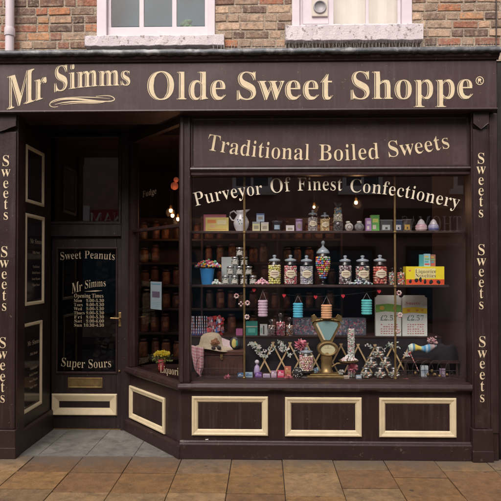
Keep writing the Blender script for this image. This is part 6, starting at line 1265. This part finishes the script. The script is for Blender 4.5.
    single(m, 'sweet_tube', 'candy', 'tall slender tube of speckled pastel sweets right of the scale', 'sweets', (cx, .3, zb))
    # pyramid of round glass jars
    cw = 0; first = None; hr = .105
    pj = [('bottom left', 366.2, 0), ('bottom middle', 380.2, 0), ('bottom right', 394, 0), ('middle left', 371.4, 1), ('middle right', 385.4, 1), ('top', 378.2, 2)]
    for nm, px, row in pj:
        x = P(px, 370, .24).x; loc = (x, .24, zb + hr * row * .92); lab = 'round glass candy jar, %s of the six stacked beside the right brass pole' % nm
        if first is None:
            first = thing('round_candy_jar', lab, 'jar', loc, 'pyramid of round glass candy jars'); r = .062
            m = MB(); m.lathe(loc, [(r * .5, .001), (r * .9, .02), (r, .045), (r * .85, .072), (r * .6, .084), (r * .62, .094)], 22, False); m.build('glass_body', 'jar', first)
            m = MB(); sweets_fill(m, loc[0], loc[1], loc[2] + .004, r * .92, .055, [(.42, .36, .26), (.58, .28, .2), (.3, .36, .32), (.62, .58, .5), (.12, .1, .1)], .012, lambda q: .62 + .38 * math.sin(q * 3.0)); m.build('sweets', 'candy', first)
            m = MB(); m.lathe(loc, [(r * .64, .090), (r * .66, .095), (r * .5, .101), (0, .102)], 20); m.build('lid', 'steel', first)
        else: dup(first, loc, lab)
    # striped pram-like heap at the right: dark hood, bright scarf, cane
    p = P(446, 352, .40); m = MB(); m.smooth = True
    seg = 22; rng = 10
    for i in range(rng + 1):
        f = i / rng
        for k in range(seg): a = math.pi * k / (seg - 1); m.v.append(Vector((p.x - .15 * (1 - f * .6) * math.cos(a) + .03 * f, .42 + (.07 - .11 * math.sin(a)) * (1 - f * .7), p.z - .10 + (.17 + .010 * math.sin(a * 3 + 1)) * math.sin(f * 1.5) + .004 * math.sin(a * 7 + f * 5) * (1 - f))))
    for i in range(rng):
        for k in range(seg - 1): m.face([i * seg + k, i * seg + k + 1, (i + 1) * seg + k + 1, (i + 1) * seg + k])
    o = single(m, 'dark_hood', 'black', 'dark fabric hood bunched up at the lower right of the window', 'fabric', (p.x, .34, zb)); md = o.modifiers.new('t', 'SOLIDIFY'); md.thickness = .004
    a = P(408, 348, .28); b = P(436, 346, .28); m = MB(); m.smooth = True; n = 26; h = .085
    cols = [(.42, .55, .46), (.62, .70, .60), (.10, .28, .42), (.70, .60, .12), (.68, .55, .10), (.65, .6, .2), (.2, .4, .55), (.06, .25, .45), (.35, .5, .6), (.1, .3, .5), (.3, .3, .3), (.5, .35, .35), (.2, .25, .3)]
    for k in range(n + 1):
        f = k / n; x = a.x + (b.x - a.x) * f; zc = a.z - .01 + .012 * math.sin(f * 7) + .03 * f * f
        for j in range(8): q = 2 * math.pi * j / 8; m.v.append(Vector((x, .28 + .03 * math.cos(q), zc + (h / 2) * math.sin(q) * (.75 + .25 * math.sin(f * 11)))))
    for k in range(n):
        m.col = cols[k // 2 % len(cols)]
        for j in range(8): i2 = (j + 1) % 8; m.face([k * 8 + j, k * 8 + i2, k * 8 + 8 + i2, k * 8 + 8 + j])
    m.face(list(range(8))); m.face([n * 8 + j for j in range(7, -1, -1)])
    single(m, 'striped_bag', 'vcm', 'bright blue, yellow and green packet lying on top of the right wire rack', 'packet', (a.x, .28, zb))
    p = P(432, 341, .27); m = MB()
    for k in range(36): m.col = rg.choice([(.45, .22, .24), (.55, .35, .35), (.4, .3, .3)]); m.ico((p.x + rg.gauss(0, .022), .27 + rg.gauss(0, .012), p.z + rg.gauss(0, .018)), rg.uniform(.009, .016))
    single(m, 'pink_flower', 'vcm', 'dusty pink fabric flower pinned beside the dark hood', 'flower', p)
    m = MB(); p, q = P(410, 353, .21), P(418.5, 371, .21)
    n = 14; pts = [P(409.5, 355.5, .21), P(408.5, 352.5, .21), P(410.5, 351.5, .21)] + [p.lerp(q, i / n) for i in range(1, n + 1)]
    for i in range(len(pts) - 1): m.col = (.75, .68, .66) if i % 2 else (.6, .08, .08); m.tube([pts[i], pts[i + 1]], .0042, 6)
    single(m, 'candy_cane', 'candy', 'thin red and white candy cane leaning on the right wire rack', 'candy cane', q)
    rows = [(415.5, 373), (432, 371), (435, 374.5), (439.5, 376), (434, 381), (447, 380), (428, 379)]
    for i, (px, py) in enumerate(rows):
        p = P(px, py, .32); m = MB(); r = .017; m.col = (.25, .12, .03); m.ball((p.x, .32, zb + r if py > 377 else p.z), r, 12, 8)
        o = single(m, 'bauble', 'brassd', ['amber bauble hanging alone behind the candy cane', 'amber bauble, uppermost of the cluster behind the right wire rack', 'amber bauble just under the uppermost of the cluster', 'amber bauble at the middle right of the cluster', 'amber bauble lying on the floor below the cluster', 'amber bauble lying furthest right on the floor', 'amber bauble lying at the left of the cluster'][i], 'bauble', p, 'amber baubles behind the right rack')
    # dark table under hood
    m = MB(); m.box(P(403, 360, .4).x, P(458, 360, .4).x, .36, .58, zb + .12, zb + .145)
    for x in (P(405, 360, .4).x, P(456, 360, .4).x):
        for y in (.38, .56): m.box(x - .008, x + .008, y - .008, y + .008, zb, zb + .1195)
    single(m, 'low_stand', 'shelfw', 'low dark stand behind the right wire rack', 'stand', (P(430, 360, .4).x, .45, zb))
    # flower pot in the angled window
    q = BY.hit(150, 372); p = BY.pt(q[0], -.13, ZF); p.z = ZF
    t = thing('potted_flowers', 'yellow flowers in a red pot on the sill of the angled side window', 'plant', p)
    s = (p.y + D) / F; m = MB(); m.col = (.48, .06, .07); m.lathe(p, [(0, 0), (3.2 * s, 0), (3.6 * s, .02), (4.4 * s, 12 * s), (4.1 * s, 12 * s), (0, 11 * s)], 18)
    for k in range(8): m.col = (.7, .5, .5); a = -1.57 + rg.uniform(-.8, .8); m.ball((p.x + 4.0 * s * math.cos(a), p.y + 4.0 * s * math.sin(a), p.z + rg.uniform(2, 10) * s), .004, 5, 4)
    m.build('pot', 'vc', t)
    m = MB(); m2 = MB()
    for k in range(110):
        a = rg.uniform(0, 6.28); e = rg.random() ** .5; m.col = rg.choice([(.16, .22, .05), (.10, .16, .05), (.28, .32, .08)]); c = p + Vector((e * 10.5 * s * math.cos(a), e * .06 * math.sin(a), (11.5 + 7 * rg.random() - 3 * e) * s))
        r = rg.uniform(.012, .028); b = rg.uniform(0, 6.28); m.quad(c, c + Vector((r * math.cos(b), -.006, r * math.sin(b))), c + Vector((1.5 * r * math.cos(b + .35), -.008, 1.5 * r * math.sin(b + .35))), c + Vector((r * math.cos(b + .7), .002, r * math.sin(b + .7))))
    m.build('leaves', 'leaf', t)
    for k in range(80):
        a = rg.uniform(0, 6.28); e = rg.random() ** .5; c = p + Vector((e * 8 * s * math.cos(a) + 1 * s, -.02 + e * .05 * math.sin(a), (16 + 6 * rg.random() * (1 - .5 * e)) * s)); m2.col = rg.choice([(.85, .72, .02), (.80, .62, .02), (.85, .80, .15)])
        for j in range(5): b = j * 1.257 + a; m2.ball(c + Vector((.006 * math.cos(b), -.003, .006 * math.sin(b))), (.0052, .003, .0052), 5, 4)
    m2.build('yellow_blooms', 'vcm', t)
low()

# ------------------------------------------------------------------ back of the shop
def back():
    Y = 1.75; x0, x1 = P(128, 250, Y).x, P(336, 250, Y).x
    zs = [P(250, y, Y).z for y in (262.3, 284.8, 308, 332, 357, 238.8)]
    t = thing('back_shelving', 'dim wooden shelving on the back wall filled with amber sweet jars', 'shelving', ((x0 + x1) / 2, Y, 0))
    m = MB(); m.box(x0 - .05, x1 + .05, Y + .20, Y + .22, 0, 2.35); m.build('back_panel', 'shelfw', t)
    for z in zs: m = MB(); m.box(x0 - .05, x1 + .05, Y - .06, Y + .198, z - .028, z - .002); m.build('shelf', 'shelfw', t, .002)
    for x in (x0 - .06, x0 + (x1 - x0) * .36, x0 + (x1 - x0) * .72, x1 + .06): m = MB(); m.box(x - .012, x + .012, Y - .07, Y + .199, 0, 2.35); m.build('upright', 'shelfw', t)
    protos = []; s = sc_at(Y)
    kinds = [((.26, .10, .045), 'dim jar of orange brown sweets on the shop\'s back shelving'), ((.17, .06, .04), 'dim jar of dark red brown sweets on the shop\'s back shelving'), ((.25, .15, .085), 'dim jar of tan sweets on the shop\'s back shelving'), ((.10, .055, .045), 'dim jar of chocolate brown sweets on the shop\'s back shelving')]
    n = int((x1 - x0) / (10.6 * s)); 
    for ri, z in enumerate(zs):
        for k in range(n):
            if rg.random() < .13: continue
            xx = x0 + (k + .5) * (x1 - x0) / n; q = rg.choices(range(4), (5, 3, 2, 2))[0]; loc = (xx, Y, z)
            if q not in dict(protos):
                t = thing('shelf_jar', kinds[q][1], 'jar', loc, 'jars on the back shelving'); r = 4.1 * s; h = 15 * s; m = MB(); m.col = kinds[q][0]
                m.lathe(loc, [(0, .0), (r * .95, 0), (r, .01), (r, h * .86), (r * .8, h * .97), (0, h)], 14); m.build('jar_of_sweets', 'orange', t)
                m = MB(); m.col = (.06, .03, .03); m.lathe((loc[0], loc[1], loc[2] + h), [(0, .0008), (r * .8, .0008), (r * .8, h * .16), (0, h * .17)], 14); m.build('lid', 'vc', t)
                m = MB(); lab_patch(m, loc[0], loc[1], r * 1.01, loc[2] + h * .35, loc[2] + h * .62, .6, (.34, .16, .08), False); m.build('label', 'vc', t)
                protos.append((q, t))
            else: o = dup(dict(protos)[q], (loc[0] + rg.uniform(-.012, .012), loc[1] + rg.uniform(-.03, .03), loc[2])); o.rotation_euler = (0, 0, rg.uniform(-1.6, 1.6)); k_ = rg.uniform(.90, 1.08); o.scale = (k_, k_, rg.uniform(.82, 1.10))
    # counter and right-hand dark cabinet
    m = MB(); m.box(.35, 2.3, 2.4, 2.9, 0, 1.0); m.box(.30, 2.35, 2.36, 2.94, 1.0005, 1.04); single(m, 'shop_counter', 'shelfw', 'dark wooden shop counter barely visible inside on the right', 'counter', (1.3, 2.6, 0), None, .005)
    # things dimly seen through the door: picture frames / shelves
    for i, (xx, zz, w, h) in enumerate(((-1.75, 1.0, .18, .7), (-2.15, 1.1, .2, .6), (-1.5, .55, .3, .4))):
        pass
    dx = P(107, 300, 2.0).x
    t = thing('sweet_rack', 'dim rack of bagged sweets just inside the door', 'rack', (dx, 2.0, 0)); m = MB(); m.box(dx - .02, dx + .02, 2.0, 2.04, 0, 1.9); m.build('post', 'iron', t)
    m = MB()
    for k in range(26):
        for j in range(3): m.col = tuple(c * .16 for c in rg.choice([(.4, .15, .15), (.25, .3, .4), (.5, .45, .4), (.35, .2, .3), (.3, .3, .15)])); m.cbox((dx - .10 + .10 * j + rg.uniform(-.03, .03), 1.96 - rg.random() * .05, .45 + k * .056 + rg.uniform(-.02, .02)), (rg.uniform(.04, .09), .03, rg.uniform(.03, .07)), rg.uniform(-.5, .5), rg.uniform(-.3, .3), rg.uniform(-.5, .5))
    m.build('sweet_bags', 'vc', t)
    # hanging lamps
    for i, (px, py, Y, kind, lab) in enumerate(((170.8, 210.5, 1.15, 0, 'bare warm bulb hanging highest of the trio seen in the angled window'), (172.5, 215.5, 1.2, 0, 'bare warm bulb just below and right of the highest one in the angled window'), (178, 219, 1.3, 0, 'bare warm bulb lowest and furthest right in the angled window'),
            (174.5, 186, 1.35, 1, 'amber glass globe lamp glowing above the bulbs in the angled window'), (356, 202.5, 1.6, 0, 'bare warm bulb glowing alone behind the upper shelf right of the tall jar'), (314, 207, 1.6, 2, 'small dim warm bulb above the jar of grey mints'))):
        p = P(px, py, Y); t = thing('hanging_lamp', lab, 'lamp', p, 'hanging lamps in the shop'); r = .019 if kind != 2 else .014
        m = MB(); m.tube([(p.x, p.y, p.z + .05), (p.x, p.y, 3.21)], .0014, 5); m.build('cord', 'iron', t)
        m = MB(); m.lathe((p.x, p.y, p.z + r * .8), [(.014, 0), (.016, .03), (.006, .045)], 12); m.build('socket', 'brassd', t)
        m = MB(); m.ball(p, (r, r, r * 1.2), 14, 10)
        if kind == 1: m = MB(); m.ball(p, .045, 18, 12); m.ball(p + Vector((.02, -.01, .07)), .03, 14, 10); m.build('amber_globe', emis('amber_globe', (1, .25, .12), .16), t)
        else: m.build('bulb', 'bulb', t)
        if kind != 1 and i != 1:
            ld = bpy.data.lights.new('lamp_light', 'POINT'); ld.energy = (1.3 if i < 4 else 2.4) if kind == 0 else 1.3; ld.color = (1, .50, .24); ld.shadow_soft_size = .05
            lo = bpy.data.objects.new('lamp_light', ld); COL.objects.link(lo); lo.parent = t; lo.location = (0, -.09, -.03)
back()

# ------------------------------------------------------------------ across the street (seen only in reflections)
def opposite():
    Yo = -8.0
    t = thing('opposite_building', 'terraced building across the street with white sash windows, mirrored in the shop glass', 'building', (0, Yo, 0))
    OP = Plane((0, Yo), (-1, 0), (0, 1))
    m = MB(); m.box(-9, 9, Yo - 5, Yo, -.1, 7.4); m.build('wall', 'opp', t)
    def V(px, py, Yg=0): p = P(px, py, 2 * Yg + 8.0); return p.x, p.z
    rects = []
    xa, z0 = V(232, 189.5); xb, z1 = V(272, 158)
    for k in range(-3, 4): rects.append((xa + k * 2.55, xb + k * 2.55, z0, z0 + 1.6))
    for (a, b, c, d) in rects:
        m = MB(); WP = Plane((0, Yo), (1, 0), (0, 1)); m.ring(WP, a, b, c, d, [(0, .001), (0, .05), (.09, .05), (.09, .001)]); 
        m.box((a + b) / 2 - .03, (a + b) / 2 + .03, Yo + .001, Yo + .045, c + .08, d - .08); m.box(a + .08, b - .08, Yo + .001, Yo + .04, (c + d) / 2 - .03, (c + d) / 2 + .03); m.box(a - .1, b + .1, Yo + .001, Yo + .12, c - .12, c - .001); w = m.build('window', 'oppw', t)
        m = MB(); m.box(a + .091, b - .091, Yo + .001, Yo + .012, c + .091, d - .091); m.build('pane', 'dim', w)
    # shop fascias opposite
    x0, zt = V(470, 208); x1, zb = V(395, 236)
    m = MB(); m.box(min(x0, x1) - .7, max(x0, x1) + 2.5, Yo + .001, Yo + .10, zb, zt); f = m.build('shop_fascia', 'oppd', t)
    xs, zl = V(401, 231.5); xe_, _ = V(462, 231.5)
    em = (V(430, 216)[1] - zl) / .68; m = MB(); OQ = Plane((0, Yo + .10), (-1, 0), (0, 1)); L = text_len('THOMAS', 1); sx = abs(xe_ - xs) / L
    text_uz(m, OQ, 'THOMAS', -max(xs, xe_), zl, em, .004, sx); m.build('lettering', 'oppw', f)
    # red sign seen in the door glass
    x0, zt = V(96, 210, .9); x1, zb = V(127, 225.5, .9); m = MB(); m.box(min(x0, x1) - .1, max(x0, x1) + .9, Yo + .001, Yo + .08, zb, zt); f = m.build('shop_fascia', 'oppr', t)
    OQ = Plane((0, Yo + .08), (-1, 0), (0, 1)); m = MB(); em = (V(110, 212.5, .9)[1] - V(110, 222.5, .9)[1]) / .68; text_uz(m, OQ, 'NAM', -max(x0, x1) + .08, V(110, 223, .9)[1], em, .004); m.build('lettering', 'oppw', f)
    x0, zt = V(70, 206, .9); x1, zb = V(90, 225, .9); m = MB(); m.box(x0, x1, Yo + .001, Yo + .06, zb, zt); m.build('pale_panel', 'oppw', t)
    # ground floor shop windows, dark with pale frames
    for a in (-7.6, -5.0, -2.2, .6, 3.4, 6.0):
        m = MB(); WP = Plane((0, Yo), (1, 0), (0, 1)); m.ring(WP, a, a + 2.1, .5, 2.25, [(0, .001), (0, .05), (.07, .05), (.07, .001)]); w = m.build('shop_window', 'oppd', t)
        m = MB(); m.box(a + .071, a + 2.03, Yo + .001, Yo + .012, .571, 2.179); m.build('pane', 'dim', w)
    m = MB(); m.hexa([(-9, Yo - 5, 7.401), (9, Yo - 5, 7.401), (9, Yo + .2, 7.401), (-9, Yo + .2, 7.401), (-9, Yo - 3, 8.2), (9, Yo - 3, 8.2), (9, Yo - 2.2, 8.2), (-9, Yo - 2.2, 8.2)]); m.build('roof', 'lead', t)
opposite()

# ------------------------------------------------------------------ light
def light():
    el = R(50)      # sun from behind the camera, high, veiled
    w = bpy.data.worlds.new('World'); sc.world = w; w.use_nodes = True; nt = w.node_tree
    bg = nt.nodes['Background']; sk = nt.nodes.new('ShaderNodeTexSky'); sk.sky_type = 'NISHITA'; sk.sun_disc = False; sk.sun_elevation = el
    sk.air_density = 1.2; sk.dust_density = 6; sk.ozone_density = .6
    d = Vector((-math.cos(el) * .30, -math.cos(el) * .954, math.sin(el)))       # direction towards the sun
    sk.sun_rotation = math.atan2(d.x, d.y)
    hs = nt.nodes.new('ShaderNodeHueSaturation'); hs.inputs['Saturation'].default_value = .35
    tint = nt.nodes.new('ShaderNodeMix'); tint.data_type = 'RGBA'; tint.blend_type = 'MULTIPLY'; tint.inputs['Factor'].default_value = 1; tint.inputs[7].default_value = (1.06, .98, .97, 1)
    nt.links.new(sk.outputs[0], hs.inputs['Color']); nt.links.new(hs.outputs[0], tint.inputs[6]); nt.links.new(tint.outputs[2], bg.inputs['Color']); bg.inputs['Strength'].default_value = .15
    sd = bpy.data.lights.new('sun', 'SUN'); sd.energy = 1.1; sd.angle = R(35); sd.color = (1, .95, .90); so = bpy.data.objects.new('sun', sd); COL.objects.link(so)
    so.rotation_euler = d.to_track_quat('Z', 'Y').to_euler()
light()
sc.render.engine = 'CYCLES'
sc.cycles.transparent_max_bounces = 24; sc.cycles.max_bounces = 8
sc.view_settings.view_transform = 'Standard'; sc.view_settings.look = 'None'; sc.view_settings.gamma = 1; sc.view_settings.exposure = 0.40
